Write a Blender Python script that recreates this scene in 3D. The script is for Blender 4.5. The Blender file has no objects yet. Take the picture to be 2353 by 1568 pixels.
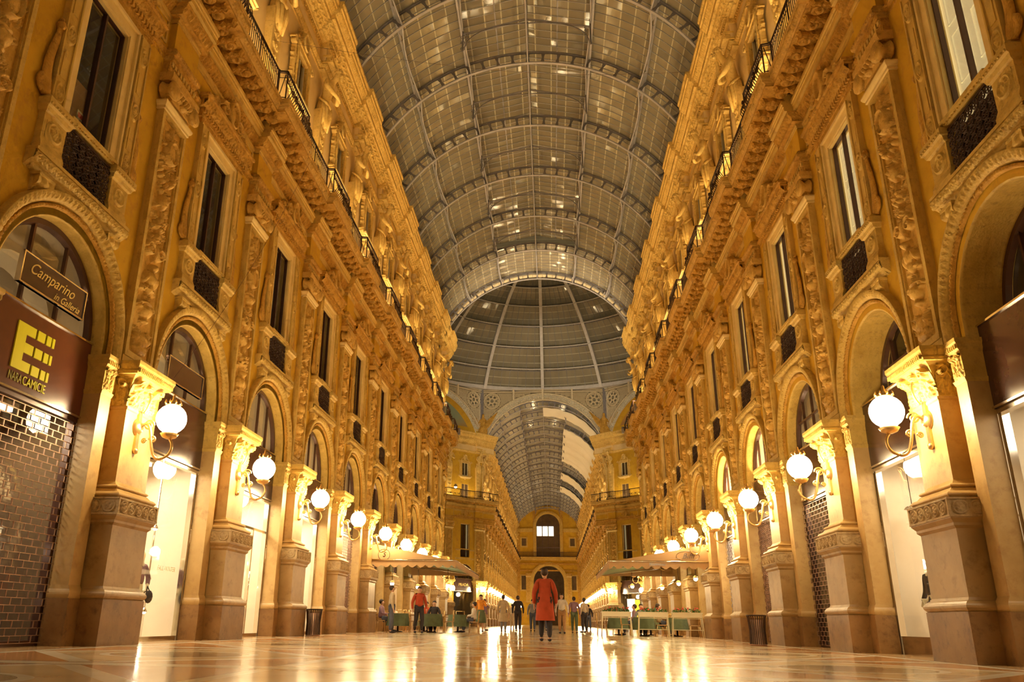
# Night view down a glass-roofed shopping arcade: everything is built from code.
FLOOD, SKY, EXPO, IRONW = 80.0, 0.16, 0.80, 6500
import bpy, math, random
import numpy as np
from mathutils import Matrix, Vector
PI = math.pi
random.seed(7); RNG = np.random.default_rng(7)
SC = bpy.context.scene
COL = SC.collection
B = 4.889            # bay length
HB = B / 2
WX = 7.25            # half width of the arcade
YA0 = 10.88          # centre of the first arch
DECK = 13.31         # balcony floor level

# ------------------------------------------------------------------ materials
def nt(name):
    m = bpy.data.materials.new(name); m.use_nodes = True
    t = m.node_tree; t.nodes.clear()
    out = t.nodes.new('ShaderNodeOutputMaterial')
    return m, t, out
def N(t, kind, **kw):
    n = t.nodes.new(kind)
    for k, v in kw.items():
        if k.startswith('i_'):
            n.inputs[int(k[2:]) if k[2:].isdigit() else k[2:].replace('_', ' ')].default_value = v
        else: setattr(n, k, v)
    return n
def L(t, a, b): t.links.new(a, b)
def mth(t, op, a, b=None, c=None):
    n = t.nodes.new('ShaderNodeMath'); n.operation = op
    for i, v in enumerate((a, b, c)):
        if v is None: continue
        if isinstance(v, (int, float)): n.inputs[i].default_value = v
        else: t.links.new(v, n.inputs[i])
    return n.outputs[0]
def mixc(t, fac, a, b):
    n = t.nodes.new('ShaderNodeMix'); n.data_type = 'RGBA'
    for s, v in ((n.inputs[0], fac), (n.inputs[6], a), (n.inputs[7], b)):
        if isinstance(v, (int, float)): s.default_value = v
        elif isinstance(v, tuple): s.default_value = (*v[:3], 1)
        else: t.links.new(v, s)
    return n.outputs[2]
def surf(name, c1, c2, scale=1.2, rough=.75, bump=.25, bscale=18, metal=0, spec=.3, dirt=None, carve=0):
    m, t, out = nt(name)
    p = N(t, 'ShaderNodeBsdfPrincipled'); L(t, p.outputs[0], out.inputs[0])
    tc = N(t, 'ShaderNodeTexCoord'); oi = N(t, 'ShaderNodeObjectInfo')
    add = N(t, 'ShaderNodeVectorMath', operation='ADD'); L(t, tc.outputs['Object'], add.inputs[0])
    sc = N(t, 'ShaderNodeVectorMath', operation='SCALE'); sc.inputs['Scale'].default_value = .37; L(t, oi.outputs['Location'], sc.inputs[0]); L(t, sc.outputs[0], add.inputs[1])
    n1 = N(t, 'ShaderNodeTexNoise'); n1.inputs['Scale'].default_value = scale; n1.inputs['Detail'].default_value = 6; n1.inputs['Roughness'].default_value = .62
    L(t, add.outputs[0], n1.inputs['Vector'])
    r = N(t, 'ShaderNodeMapRange'); r.inputs[1].default_value = .35; r.inputs[2].default_value = .68; L(t, n1.outputs[0], r.inputs[0])
    col = mixc(t, r.outputs[0], c1, c2)
    if dirt:
        n3 = N(t, 'ShaderNodeTexNoise'); n3.inputs['Scale'].default_value = scale * 3.1; n3.inputs['Detail'].default_value = 8; n3.inputs['Roughness'].default_value = .7
        L(t, add.outputs[0], n3.inputs['Vector'])
        r3 = N(t, 'ShaderNodeMapRange'); r3.inputs[1].default_value = .52; r3.inputs[2].default_value = .75; L(t, n3.outputs[0], r3.inputs[0])
        col = mixc(t, r3.outputs[0], col, dirt)
    L(t, col, p.inputs['Base Color'])
    p.inputs['Roughness'].default_value = rough; p.inputs['Metallic'].default_value = metal
    p.inputs['Specular IOR Level'].default_value = spec
    if bump:
        n2 = N(t, 'ShaderNodeTexNoise'); n2.inputs['Scale'].default_value = bscale; n2.inputs['Detail'].default_value = 5; L(t, add.outputs[0], n2.inputs['Vector'])
        b = N(t, 'ShaderNodeBump'); b.inputs['Strength'].default_value = bump; b.inputs['Distance'].default_value = .03
        L(t, n2.outputs[0], b.inputs['Height']); L(t, b.outputs[0], p.inputs['Normal'])
        if carve:
            v = N(t, 'ShaderNodeTexVoronoi'); v.inputs['Scale'].default_value = carve; v.feature = 'SMOOTH_F1'; L(t, add.outputs[0], v.inputs['Vector'])
            b2 = N(t, 'ShaderNodeBump'); b2.inputs['Strength'].default_value = .22; b2.inputs['Distance'].default_value = .05; b2.invert = True
            L(t, v.outputs[0], b2.inputs['Height']); L(t, b.outputs[0], b2.inputs['Normal']); L(t, b2.outputs[0], p.inputs['Normal'])
    return m
def schlick(t, base, amt, pw=5.0):
    lw = N(t, 'ShaderNodeLayerWeight'); lw.inputs['Blend'].default_value = .5
    return mth(t, 'MULTIPLY_ADD', mth(t, 'POWER', lw.outputs['Facing'], pw), amt, base)
def emis(name, col, s):
    m, t, out = nt(name); e = N(t, 'ShaderNodeEmission'); e.inputs[0].default_value = (*col, 1); e.inputs[1].default_value = s; L(t, e.outputs[0], out.inputs[0]); return m
def glass(name, tint, gloss=.08, rough=.02, opac=0.0, dcol=(.1, .08, .05)):
    """thin pane: clear to light, with a Fresnel reflection and optionally a dull film"""
    m, t, out = nt(name)
    tr = N(t, 'ShaderNodeBsdfTransparent'); tr.inputs[0].default_value = (*tint, 1)
    gl = N(t, 'ShaderNodeBsdfGlossy'); gl.inputs['Roughness'].default_value = rough; gl.inputs[0].default_value = (1, 1, 1, 1)
    df = N(t, 'ShaderNodeBsdfDiffuse'); df.inputs[0].default_value = (*dcol, 1)
    m1 = N(t, 'ShaderNodeMixShader'); m1.inputs[0].default_value = opac; L(t, tr.outputs[0], m1.inputs[1]); L(t, df.outputs[0], m1.inputs[2])
    f2 = schlick(t, gloss, .85)
    m2 = N(t, 'ShaderNodeMixShader'); L(t, f2, m2.inputs[0]); L(t, m1.outputs[0], m2.inputs[1]); L(t, gl.outputs[0], m2.inputs[2])
    L(t, m2.outputs[0], out.inputs[0]); return m
M = {}
M['ochre'] = surf('ochre_plaster', (0.720, 0.426, 0.037), (0.600, 0.337, 0.025), 1.0, .85, .12, 25, dirt=(0.500, 0.253, 0.041))
M['pale'] = surf('pale_plaster', (0.880, 0.655, 0.317), (0.800, 0.562, 0.232), .9, .85, .1, 20)
M['carved'] = surf('carved_stucco', (0.700, 0.393, 0.070), (0.480, 0.244, 0.033), 3.0, .7, .5, 40, dirt=(0.240, 0.117, 0.020), carve=22)
M['relief'] = surf('deep_carved_stucco', (0.780, 0.487, 0.123), (0.620, 0.356, 0.066), 4.0, .65, .25, 60, dirt=(0.400, 0.215, 0.041))
M['uprelief'] = surf('pale_carved_stucco', (0.840, 0.580, 0.197), (0.700, 0.449, 0.115), 4.0, .65, .25, 60, dirt=(0.460, 0.262, 0.066))
M['upcarved'] = surf('upper_stucco', (0.860, 0.590, 0.180), (0.720, 0.449, 0.107), 3.0, .7, .5, 40, dirt=(0.360, 0.197, 0.041), carve=16)
M['light'] = surf('light_stone', (0.740, 0.505, 0.135), (0.560, 0.356, 0.074), 3.0, .6, .3, 30, dirt=(0.400, 0.234, 0.066))
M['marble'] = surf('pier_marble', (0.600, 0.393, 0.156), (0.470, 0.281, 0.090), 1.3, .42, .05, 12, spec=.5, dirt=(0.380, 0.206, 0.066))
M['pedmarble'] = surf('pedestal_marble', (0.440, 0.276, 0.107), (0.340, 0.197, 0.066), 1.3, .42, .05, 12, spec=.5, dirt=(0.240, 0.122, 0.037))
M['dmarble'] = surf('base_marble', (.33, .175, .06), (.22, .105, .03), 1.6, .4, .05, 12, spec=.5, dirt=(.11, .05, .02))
M['iron'] = surf('dark_iron', (.045, .022, .015), (.07, .035, .02), 4, .45, .1, 50, metal=.4)
M['grille'] = surf('grille_iron', (.42, .25, .16), (.34, .20, .13), 4, .4, .1, 50, metal=.5)
M['steel'] = surf('painted_iron', (.48, .45, .47), (.39, .36, .38), 3, .45, .1, 30, metal=.2, spec=.5)
M['bsteel'] = surf('pale_painted_iron', (.66, .62, .60), (.56, .52, .50), 3, .45, .1, 30, spec=.5)
M['dsteel'] = surf('dark_painted_iron', (.26, .235, .245), (.19, .17, .18), 3, .5, .1, 30, metal=.2)
M['cream'] = surf('cream_painted_iron', (.78, .66, .46), (.68, .55, .36), 3, .5, .1, 30)
M['brass'] = surf('gilded_brass', (.85, .60, .28), (.7, .45, .18), 5, .3, .05, 40, metal=.9)
M['chrome'] = surf('polished_steel', (.8, .74, .66), (.72, .66, .58), 5, .12, 0, 40, metal=1)
M['bronze'] = surf('brown_bronze', (.11, .05, .032), (.075, .033, .02), 3, .28, .05, 40, metal=.3, spec=.6)
M['board'] = surf('sign_board', (.055, .022, .015), (.085, .035, .022), 1.2, .18, 0, 10, spec=.6)
M['redboard'] = surf('red_brown_board', (.115, .035, .018), (.16, .045, .02), 1.0, .25, 0, 10, spec=.6)
M['yellow'] = surf('yellow_letters', (.85, .80, .03), (.8, .74, .02), 4, .5, 0)
M['olive'] = surf('dull_yellow_letters', (.45, .40, .05), (.4, .35, .04), 4, .5, 0)
M['gold'] = surf('gold_letters', (.9, .66, .22), (.85, .6, .18), 4, .4, 0, metal=.2)
M['roomwall'] = surf('shop_wall', (.85, .74, .58), (.78, .66, .5), .8, .8, .05, 10)
M['redwall'] = surf('red_shop_wall', (.42, .045, .03), (.32, .03, .02), .8, .7, .05, 10)
M['darkroom'] = surf('dark_room_wall', (.16, .10, .05), (.10, .06, .03), .8, .8, .05, 10)
M['shutter'] = surf('cream_shutter', (.82, .76, .56), (.76, .68, .48), .8, .5, .03, 10)
M['canvas'] = surf('awning_canvas', (.50, .31, .15), (.44, .27, .13), .9, .8, .1, 60)
M['greencanvas'] = surf('awning_lining', (.34, .44, .34), (.28, .38, .28), .9, .8, .1, 60)
M['sheet'] = surf('white_canvas', (.95, .90, .80), (.88, .82, .70), .4, .8, .1, 30)
M['skin'] = surf('skin', (.62, .36, .24), (.56, .31, .2), 6, .55, 0)
M['hair'] = surf('dark_hair', (.035, .02, .014), (.06, .03, .02), 20, .5, .2, 90)
M['green'] = surf('leaf_green', (.05, .14, .03), (.10, .20, .04), 9, .5, .1)
M['flower'] = surf('red_flower', (.70, .06, .05), (.75, .15, .10), 20, .6, 0)
M['globe'] = emis('lit_globe', (1, .775, .42), 60)
M['bulb'] = emis('lit_bulb', (1, .70, .34), 60)
M['yellowlit'] = emis('lit_yellow_panel', (1, .55, .03), 1.6)
M['wbulb_dim'] = emis('dim_lit_pane', (1, .84, .55), 1.6)
M['wbulb_hot'] = emis('hot_white_bulb', (1, .88, .66), 60)
M['wbulb'] = emis('lit_white_tube', (1, .86, .62), 14)
def litsurf(name, c, s):
    m = surf(name, c, tuple(x * .9 for x in c), .8, .5, .03, 10); p = [n for n in m.node_tree.nodes if n.type == 'BSDF_PRINCIPLED'][0]
    p.inputs['Emission Color'].default_value = (1, .80, .42, 1); p.inputs['Emission Strength'].default_value = s; return m
M['glowshutter'] = litsurf('glowing_cream_shutter', (.82, .76, .56), .30)  # glow put into the shutter surface itself; no lamp stands behind it
M['pane'] = glass('window_glass', (.86, .84, .76), .09)
M['shopglass'] = glass('shop_glass', (.95, .95, .93), .08)
def cloth(name, c): 
    M[name] = surf(name, c, tuple(x * .75 for x in c), 6, .85, .1, 80)
for n_, c_ in (('red_cloth', (.46, .07, .025)), ('white_cloth', (.75, .66, .58)), ('orange_cloth', (.85, .32, .04)), ('denim', (.10, .11, .16)), ('dark_cloth', (.05, .04, .045)),
               ('green_cloth', (.13, .16, .09)), ('beige_cloth', (.55, .42, .27)), ('mauve_cloth', (.30, .17, .22)), ('grey_cloth', (.25, .23, .24)), ('tan_trousers', (.48, .26, .12))): cloth(n_, c_)

def vault_glass():
    m, t, out = nt('vault_glass')
    uv = N(t, 'ShaderNodeUVMap'); sep = N(t, 'ShaderNodeSeparateXYZ'); L(t, uv.outputs[0], sep.inputs[0])
    oi = N(t, 'ShaderNodeObjectInfo')
    fl = N(t, 'ShaderNodeVectorMath', operation='FLOOR'); L(t, uv.outputs[0], fl.inputs[0])
    ad = N(t, 'ShaderNodeVectorMath', operation='ADD'); L(t, fl.outputs[0], ad.inputs[0])
    sc = N(t, 'ShaderNodeVectorMath', operation='SCALE'); sc.inputs['Scale'].default_value = 3.7; L(t, oi.outputs['Location'], sc.inputs[0]); L(t, sc.outputs[0], ad.inputs[1])
    wn = N(t, 'ShaderNodeTexWhiteNoise'); wn.noise_dimensions = '3D'; L(t, ad.outputs[0], wn.inputs['Vector'])
    fv = mth(t, 'FRACT', sep.outputs[1]); fu = mth(t, 'FRACT', sep.outputs[0])
    line = mth(t, 'GREATER_THAN', mth(t, 'ABSOLUTE', mth(t, 'SUBTRACT', fv, .5)), .46)
    col = mixc(t, wn.outputs['Value'], (.20, .165, .115), (.28, .235, .165))
    big = N(t, 'ShaderNodeTexNoise'); big.inputs['Scale'].default_value = .5; tc = N(t, 'ShaderNodeTexCoord'); L(t, tc.outputs['Object'], big.inputs['Vector'])
    col = mixc(t, mth(t, 'MULTIPLY', big.outputs[0], .6), col, (.34, .29, .20))
    col = mixc(t, line, col, (.60, .55, .40))
    # every pane sits at its own small tilt
    geo = N(t, 'ShaderNodeNewGeometry')
    s1 = N(t, 'ShaderNodeVectorMath', operation='SUBTRACT'); L(t, wn.outputs['Color'], s1.inputs[0]); s1.inputs[1].default_value = (.5, .5, .5)
    s2 = N(t, 'ShaderNodeVectorMath', operation='SCALE'); L(t, s1.outputs[0], s2.inputs[0]); s2.inputs['Scale'].default_value = .10
    s3 = N(t, 'ShaderNodeVectorMath', operation='ADD'); L(t, geo.outputs['Normal'], s3.inputs[0]); L(t, s2.outputs[0], s3.inputs[1])
    s4 = N(t, 'ShaderNodeVectorMath', operation='NORMALIZE'); L(t, s3.outputs[0], s4.inputs[0])
    df = N(t, 'ShaderNodeBsdfDiffuse'); L(t, col, df.inputs[0])
    tr = N(t, 'ShaderNodeBsdfTransparent'); tr.inputs[0].default_value = (.72, .66, .50, 1)
    mx = N(t, 'ShaderNodeMixShader'); mx.inputs[0].default_value = .12; L(t, df.outputs[0], mx.inputs[1]); L(t, tr.outputs[0], mx.inputs[2])
    gl = N(t, 'ShaderNodeBsdfGlossy'); gl.inputs['Roughness'].default_value = .09; L(t, s4.outputs[0], gl.inputs['Normal'])
    m2 = N(t, 'ShaderNodeMixShader'); L(t, schlick(t, .05, .45, 3.5), m2.inputs[0]); L(t, mx.outputs[0], m2.inputs[1]); L(t, gl.outputs[0], m2.inputs[2])
    L(t, m2.outputs[0], out.inputs[0]); return m
M['vglass'] = vault_glass()

def floor_mat():
    """polished inlaid marble: bands, lozenges and oval medallions laid out in real metres"""
    m, t, out = nt('inlaid_marble_floor')
    p = N(t, 'ShaderNodeBsdfPrincipled'); L(t, p.outputs[0], out.inputs[0])
    geo = N(t, 'ShaderNodeNewGeometry'); sep = N(t, 'ShaderNodeSeparateXYZ'); L(t, geo.outputs['Position'], sep.inputs[0])
    x, y = sep.outputs[0], sep.outputs[1]
    ax = mth(t, 'ABSOLUTE', x)
    cy = mth(t, 'SUBTRACT', mth(t, 'MULTIPLY', mth(t, 'FRACT', mth(t, 'DIVIDE', mth(t, 'SUBTRACT', y, 8.2), B)), B), HB)   # -HB..HB in a bay
    acy = mth(t, 'ABSOLUTE', cy)
    gt = lambda a, b: mth(t, 'GREATER_THAN', a, b)
    lt = lambda a, b: mth(t, 'LESS_THAN', a, b)
    AND = lambda a, b: mth(t, 'MULTIPLY', a, b)
    n1 = N(t, 'ShaderNodeTexNoise'); n1.inputs['Scale'].default_value = .9; n1.inputs['Detail'].default_value = 8; L(t, geo.outputs['Position'], n1.inputs['Vector'])
    n2 = N(t, 'ShaderNodeTexNoise'); n2.inputs['Scale'].default_value = 6; n2.inputs['Detail'].default_value = 5; L(t, geo.outputs['Position'], n2.inputs['Vector'])
    vein = n1.outputs[0]
    tan = mixc(t, vein, (.68, .48, .25), (.84, .64, .38))
    brown = mixc(t, vein, (.55, .24, .08), (.70, .36, .14))
    white = mixc(t, n2.outputs[0], (.84, .72, .52), (.92, .82, .64))
    dark = mixc(t, n2.outputs[0], (.17, .11, .06), (.26, .17, .09))
    # side fields x 2.1..6.3 : lozenge around (4.2, 0)
    sx = mth(t, 'ABSOLUTE', mth(t, 'SUBTRACT', ax, 4.15))
    loz = mth(t, 'ADD', mth(t, 'DIVIDE', sx, 2.0), mth(t, 'DIVIDE', acy, HB))
    col = mixc(t, lt(loz, 1.0), brown, white)
    col = mixc(t, lt(loz, .86), col, tan)
    oval = mth(t, 'SQRT', mth(t, 'ADD', mth(t, 'POWER', mth(t, 'DIVIDE', sx, .98), 2), mth(t, 'POWER', mth(t, 'DIVIDE', acy, .92), 2)))
    col = mixc(t, lt(oval, 1.0), col, white)
    col = mixc(t, lt(oval, .88), col, mixc(t, n2.outputs[0], (.40, .29, .14), (.56, .42, .22)))
    # mosaic curl in the oval
    vo = N(t, 'ShaderNodeTexVoronoi'); vo.inputs['Scale'].default_value = 7; L(t, geo.outputs['Position'], vo.inputs['Vector'])
    col = mixc(t, AND(lt(oval, .5), gt(vo.outputs[0], .33)), col, dark)
    # centre walk
    ctr = lt(ax, 2.1)
    cl = mth(t, 'ADD', mth(t, 'DIVIDE', ax, 1.75), mth(t, 'DIVIDE', acy, HB * .86))
    cc = mixc(t, lt(cl, 1.0), tan, white)
    cc = mixc(t, lt(cl, .84), cc, brown)
    cc = mixc(t, lt(cl, .42), cc, tan)
    col = mixc(t, ctr, col, cc)
    # long bands
    for a, b_, c in ((2.0, 2.16, white), (2.16, 2.22, dark), (6.16, 6.34, white), (6.34, 6.40, dark)):
        col = mixc(t, AND(gt(ax, a), lt(ax, b_)), col, c)
    col = mixc(t, gt(ax, 6.40), col, mixc(t, vein, (.58, .34, .15), (.70, .46, .22)))
    # cross bands at every pier
    col = mixc(t, AND(gt(acy, HB - .20), lt(ax, 6.34)), col, white)
    col = mixc(t, AND(AND(gt(acy, HB - .26), lt(acy, HB - .2)), lt(ax, 6.34)), col, dark)
    L(t, col, p.inputs['Base Color'])
    r = N(t, 'ShaderNodeMapRange'); r.inputs[3].default_value = .10; r.inputs[4].default_value = .24; L(t, n1.outputs[0], r.inputs[0]); L(t, r.outputs[0], p.inputs['Roughness'])
    p.inputs['Specular IOR Level'].default_value = .5
    p.inputs['Coat Weight'].default_value = .12; p.inputs['Coat Roughness'].default_value = .05
    b = N(t, 'ShaderNodeBump'); b.inputs['Strength'].default_value = .12; b.inputs['Distance'].default_value = .01; L(t, n2.outputs[0], b.inputs['Height']); L(t, b.outputs[0], p.inputs['Normal'])
    return m
M['floor'] = floor_mat()
def painting_mat(name, top, low):
    m, t, out = nt(name); p = N(t, 'ShaderNodeBsdfPrincipled'); L(t, p.outputs[0], out.inputs[0])
    tc = N(t, 'ShaderNodeTexCoord'); s = N(t, 'ShaderNodeSeparateXYZ'); L(t, tc.outputs['Object'], s.inputs[0])
    n = N(t, 'ShaderNodeTexNoise'); n.inputs['Scale'].default_value = .7; n.inputs['Detail'].default_value = 6; L(t, tc.outputs['Object'], n.inputs['Vector'])
    f = mth(t, 'ADD', mth(t, 'MULTIPLY', s.outputs[2], .28), mth(t, 'MULTIPLY', n.outputs[0], .9))
    r = N(t, 'ShaderNodeMapRange'); r.inputs[1].default_value = 6.4; r.inputs[2].default_value = 7.0; L(t, f, r.inputs[0])
    L(t, mixc(t, r.outputs[0], low, top), p.inputs['Base Color']); p.inputs['Roughness'].default_value = .7
    return m
M['paintA'] = painting_mat('painted_lunette_green', (.30, .36, .24), (.45, .30, .10))
M['paintB'] = painting_mat('painted_lunette_orange', (.62, .36, .12), (.45, .22, .06))

# ------------------------------------------------------------------ mesh building
class MB:
    def __init__(s): s.v = []; s.f = []; s.m = []; s.s = []; s.n = 0; s.uv = None
    def add(s, V, F, m=0, smooth=False):
        V = np.asarray(V, float).reshape(-1, 3)
        F = [tuple(int(i) + s.n for i in f) for f in F]
        s.v.append(V); s.f += F; s.m += [m] * len(F); s.s += [smooth] * len(F); s.n += len(V); return s
    def box(s, x0, x1, y0, y1, z0, z1, m=0):
        s.bn = getattr(s, 'bn', 0) + 1; e = .0004 + .00021 * (s.bn * 7 % 11)      # no two boxes share a face plane
        if x0 > x1: x0, x1 = x1, x0
        x0 -= e; x1 += e; y0 -= e; y1 += e; z1 += e
        V = [(x, y, z) for x in (x0, x1) for y in (y0, y1) for z in (z0, z1)]
        return s.add(V, [(0, 1, 3, 2), (4, 6, 7, 5), (0, 4, 5, 1), (2, 3, 7, 6), (0, 2, 6, 4), (1, 5, 7, 3)], m)
    def grid(s, P, m=0, smooth=True, closed=False):
        P = np.asarray(P, float); a, b = P.shape[:2]
        F = []
        for i in range(a - (0 if closed else 1)):
            i2 = (i + 1) % a
            for j in range(b - 1): F.append((i * b + j, i2 * b + j, i2 * b + j + 1, i * b + j + 1))
        return s.add(P.reshape(-1, 3), F, m, smooth)
    def stack(s, rings, u0=0, m=0, smooth=False, back=-.12):
        """rings of a block set against the wall: (z, how far it stands out, half width)"""
        V = []
        for z, p, h in rings: V += [(back, u0 - h, z), (p, u0 - h, z), (p, u0 + h, z), (back, u0 + h, z)]
        F = []
        for k in range(len(rings) - 1):
            a, b = 4 * k, 4 * k + 4
            for j in range(4):
                j2 = (j + 1) % 4; F.append((a + j, a + j2, b + j2, b + j))
        F += [(3, 2, 1, 0), tuple(len(V) - 4 + j for j in range(4))]
        return s.add(V, F, m, smooth)
    def prism(s, pts, axis, a, b, m=0, smooth=False):
        """polygon pts in the plane across axis ('y': pts are (x,z); 'z': (x,y); 'x': (y,z)) from a to b"""
        def mk(p, c): return (p[0], c, p[1]) if axis == 'y' else (p[0], p[1], c) if axis == 'z' else (c, p[0], p[1])
        n = len(pts); V = [mk(p, a) for p in pts] + [mk(p, b) for p in pts]
        s.add(V, [tuple(range(n))[::-1], tuple(range(n, 2 * n))], m)
        return s.add(V, [(i, (i + 1) % n, n + (i + 1) % n, n + i) for i in range(n)], m, smooth)
    def tube(s, pts, r, n=8, m=0, closed=False, flat=1.0):
        P = np.asarray(pts, float); k = len(P); r = np.broadcast_to(np.asarray(r, float), (k,))
        T = np.zeros_like(P)
        if closed: T = np.roll(P, -1, 0) - np.roll(P, 1, 0)
        else: T[1:-1] = P[2:] - P[:-2]; T[0] = P[1] - P[0]; T[-1] = P[-1] - P[-2]
        T /= np.linalg.norm(T, axis=1)[:, None] + 1e-12
        up = np.array([0, 0, 1.]) if abs(T[0][2]) < .9 else np.array([0, 1., 0])
        A = np.cross(T[0], up); A /= np.linalg.norm(A)
        R = []
        for i in range(k):
            A = A - T[i] * A.dot(T[i]); A /= np.linalg.norm(A) + 1e-12; Bn = np.cross(T[i], A)
            a = np.arange(n) * 2 * PI / n
            R.append(P[i] + r[i] * (np.outer(np.cos(a), A) + flat * np.outer(np.sin(a), Bn)))
        R = np.array(R); V = R.reshape(-1, 3); F = []
        for i in range(k if closed else k - 1):
            i2 = (i + 1) % k
            for j in range(n): F.append((i * n + j, i * n + (j + 1) % n, i2 * n + (j + 1) % n, i2 * n + j))
        if not closed: F += [tuple(range(n))[::-1], tuple(range((k - 1) * n, k * n))]
        return s.add(V, F, m, n > 4)
    def lathe(s, prof, n=20, c=(0, 0, 0), m=0, axis='z', smooth=True):
        a = np.arange(n) * 2 * PI / n; P = []
        for r, z in prof:
            if axis == 'z': P.append(np.stack([r * np.cos(a), r * np.sin(a), np.full(n, z)], 1))
            elif axis == 'x': P.append(np.stack([np.full(n, z), r * np.cos(a), r * np.sin(a)], 1))
            else: P.append(np.stack([r * np.cos(a), np.full(n, z), r * np.sin(a)], 1))
        P = np.array(P) + np.asarray(c, float); k = len(prof); F = []
        for i in range(k - 1):
            for j in range(n): F.append((i * n + j, i * n + (j + 1) % n, (i + 1) * n + (j + 1) % n, (i + 1) * n + j))
        F += [tuple(range(n))[::-1], tuple(range((k - 1) * n, k * n))]
        return s.add(P.reshape(-1, 3), F, m, smooth)
    def ball(s, c, r, n=14, m=0, sq=(1, 1, 1)):
        a = np.linspace(-PI / 2, PI / 2, max(5, n // 2 + 1)); th = np.arange(n) * 2 * PI / n
        P = np.array([np.stack([max(1e-4, math.cos(b)) * np.cos(th) * sq[0], max(1e-4, math.cos(b)) * np.sin(th) * sq[1], np.full(n, math.sin(b)) * sq[2]], 1) for b in a]) * r + np.asarray(c, float)
        k = len(a); F = []
        for i in range(k - 1):
            for j in range(n): F.append((i * n + j, i * n + (j + 1) % n, (i + 1) * n + (j + 1) % n, (i + 1) * n + j))
        return s.add(P.reshape(-1, 3), F, m, True)
    def xf(s, mat):
        """move everything so far by a 4x4"""
        A = np.array(mat); s.v = [np.c_[v, np.ones(len(v))] @ A.T[:, :3] for v in s.v]; return s
    def mesh(s, name, mats):
        me = bpy.data.meshes.new(name)
        V = np.concatenate(s.v) if s.v else np.zeros((0, 3))
        me.from_pydata(V.tolist(), [], s.f)
        for k in ([mats] if isinstance(mats, str) else mats): me.materials.append(M[k])
        me.polygons.foreach_set('material_index', s.m); me.polygons.foreach_set('use_smooth', s.s)
        me.update(); return me

class Relief:
    """height field of carved ornament on a w x h field, x in -w/2..w/2, z in 0..h"""
    def __init__(s, w, h, res=.02):
        s.w, s.h = w, h; s.nx = max(3, int(round(w / res)) + 1); s.nz = max(3, int(round(h / res)) + 1)
        s.X, s.Z = np.meshgrid(np.linspace(-w / 2, w / 2, s.nx), np.linspace(0, h, s.nz), indexing='ij'); s.H = np.zeros_like(s.X)
    def mx(s, h): s.H = np.maximum(s.H, h); return s
    def loc(s, cx, cz, rot, mirror):
        X = np.abs(s.X) if mirror else s.X
        a, b = X - cx, s.Z - cz; c, d = math.cos(rot), math.sin(rot)
        return a * c + b * d, -a * d + b * c
    def ell(s, cx, cz, a, b, h, rot=0, mirror=False, pw=.5):
        x, z = s.loc(cx, cz, rot, mirror); q = 1 - (x / a) ** 2 - (z / b) ** 2
        return s.mx(h * np.clip(q, 0, 1) ** pw)
    def leaf(s, cx, cz, ang, Ln, wd, h, lobes=4, mirror=True):
        x, z = s.loc(cx, cz, ang, mirror); t = x / Ln; tt = np.clip(t, 0, 1)
        w = wd * np.sin(PI * np.clip(tt * .93 + .05, 0, 1)) ** .7 * (1 + .28 * np.cos(2 * PI * lobes * tt)) + 1e-6
        q = np.where((t > 0) & (t < 1), 1 - (z / w) ** 2, 0)
        rid = .65 + .35 * np.cos(np.clip(np.abs(z) / w, 0, 1) * PI * 2.5 + tt * lobes * 3)
        return s.mx(h * np.clip(q, 0, 1) ** .5 * rid * (1 - .3 * tt))
    def spiral(s, cx, cz, r, turns, h, w, hand=1, start=0, mirror=True):
        x, z = s.loc(cx, cz, 0, mirror); rr = np.hypot(x, z); th = np.mod(hand * np.arctan2(z, x) - start, 2 * PI)
        best = np.zeros_like(rr)
        for k in range(int(turns) + 2):
            tt = (th + 2 * PI * k) / (2 * PI * turns)
            rk = r * (1 - tt); ok = (tt <= 1)
            ww = w * (1 - .5 * np.clip(tt, 0, 1))
            best = np.maximum(best, np.where(ok, np.clip(1 - ((rr - rk) / ww) ** 2, 0, 1) ** .5, 0))
        s.mx(h * best); return s.ell(cx, cz, r * .22, r * .22, h * 1.15, 0, mirror)
    def ros(s, cx, cz, r, n=6, h=.04, mirror=False):
        x, z = s.loc(cx, cz, 0, mirror); rr = np.hypot(x, z) / r; th = np.arctan2(z, x)
        pet = np.abs(np.cos(n * th / 2)) ** .6
        s.mx(np.where(rr < 1, h * np.clip(1 - ((rr - .58) / .42) ** 2, 0, 1) ** .5 * (.35 + .65 * pet), 0))
        return s.ell(cx, cz, r * .26, r * .26, h * 1.1, 0, mirror)
    def ring(s, cx, cz, a, b, w, h, mirror=False):
        x, z = s.loc(cx, cz, 0, mirror); q = (np.hypot(x / a, z / b) - 1) * min(a, b)
        return s.mx(h * np.clip(1 - (q / w) ** 2, 0, 1) ** .5)
    def line(s, x0, z0, x1, z1, w, h, mirror=True):
        X = np.abs(s.X) if mirror else s.X
        dx, dz = x1 - x0, z1 - z0; t = np.clip(((X - x0) * dx + (s.Z - z0) * dz) / (dx * dx + dz * dz), 0, 1)
        return s.mx(h * np.clip(1 - (np.hypot(X - x0 - t * dx, s.Z - z0 - t * dz) / w) ** 2, 0, 1) ** .5)
    def noise(s, a=.006):
        k = RNG.normal(size=s.H.shape); k = (k + np.roll(k, 1, 0) + np.roll(k, 1, 1) + np.roll(k, -1, 1)) / 4
        s.H = s.H + k * a * (s.H > .002); return s
    def cut(s, p, mb, u0=0, z0=0, m=0, side=0):
        """lay the relief on a face: side 0 faces out (at distance p); side +1/-1 faces along +u/-u at u0, running out from p"""
        if side == 0: P = np.stack([p + s.H, u0 + s.X, z0 + s.Z], -1)
        else: P = np.stack([p + s.w / 2 - side * s.X, u0 + side * s.H, z0 + s.Z], -1)
        return mb.grid(P, m)

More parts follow.
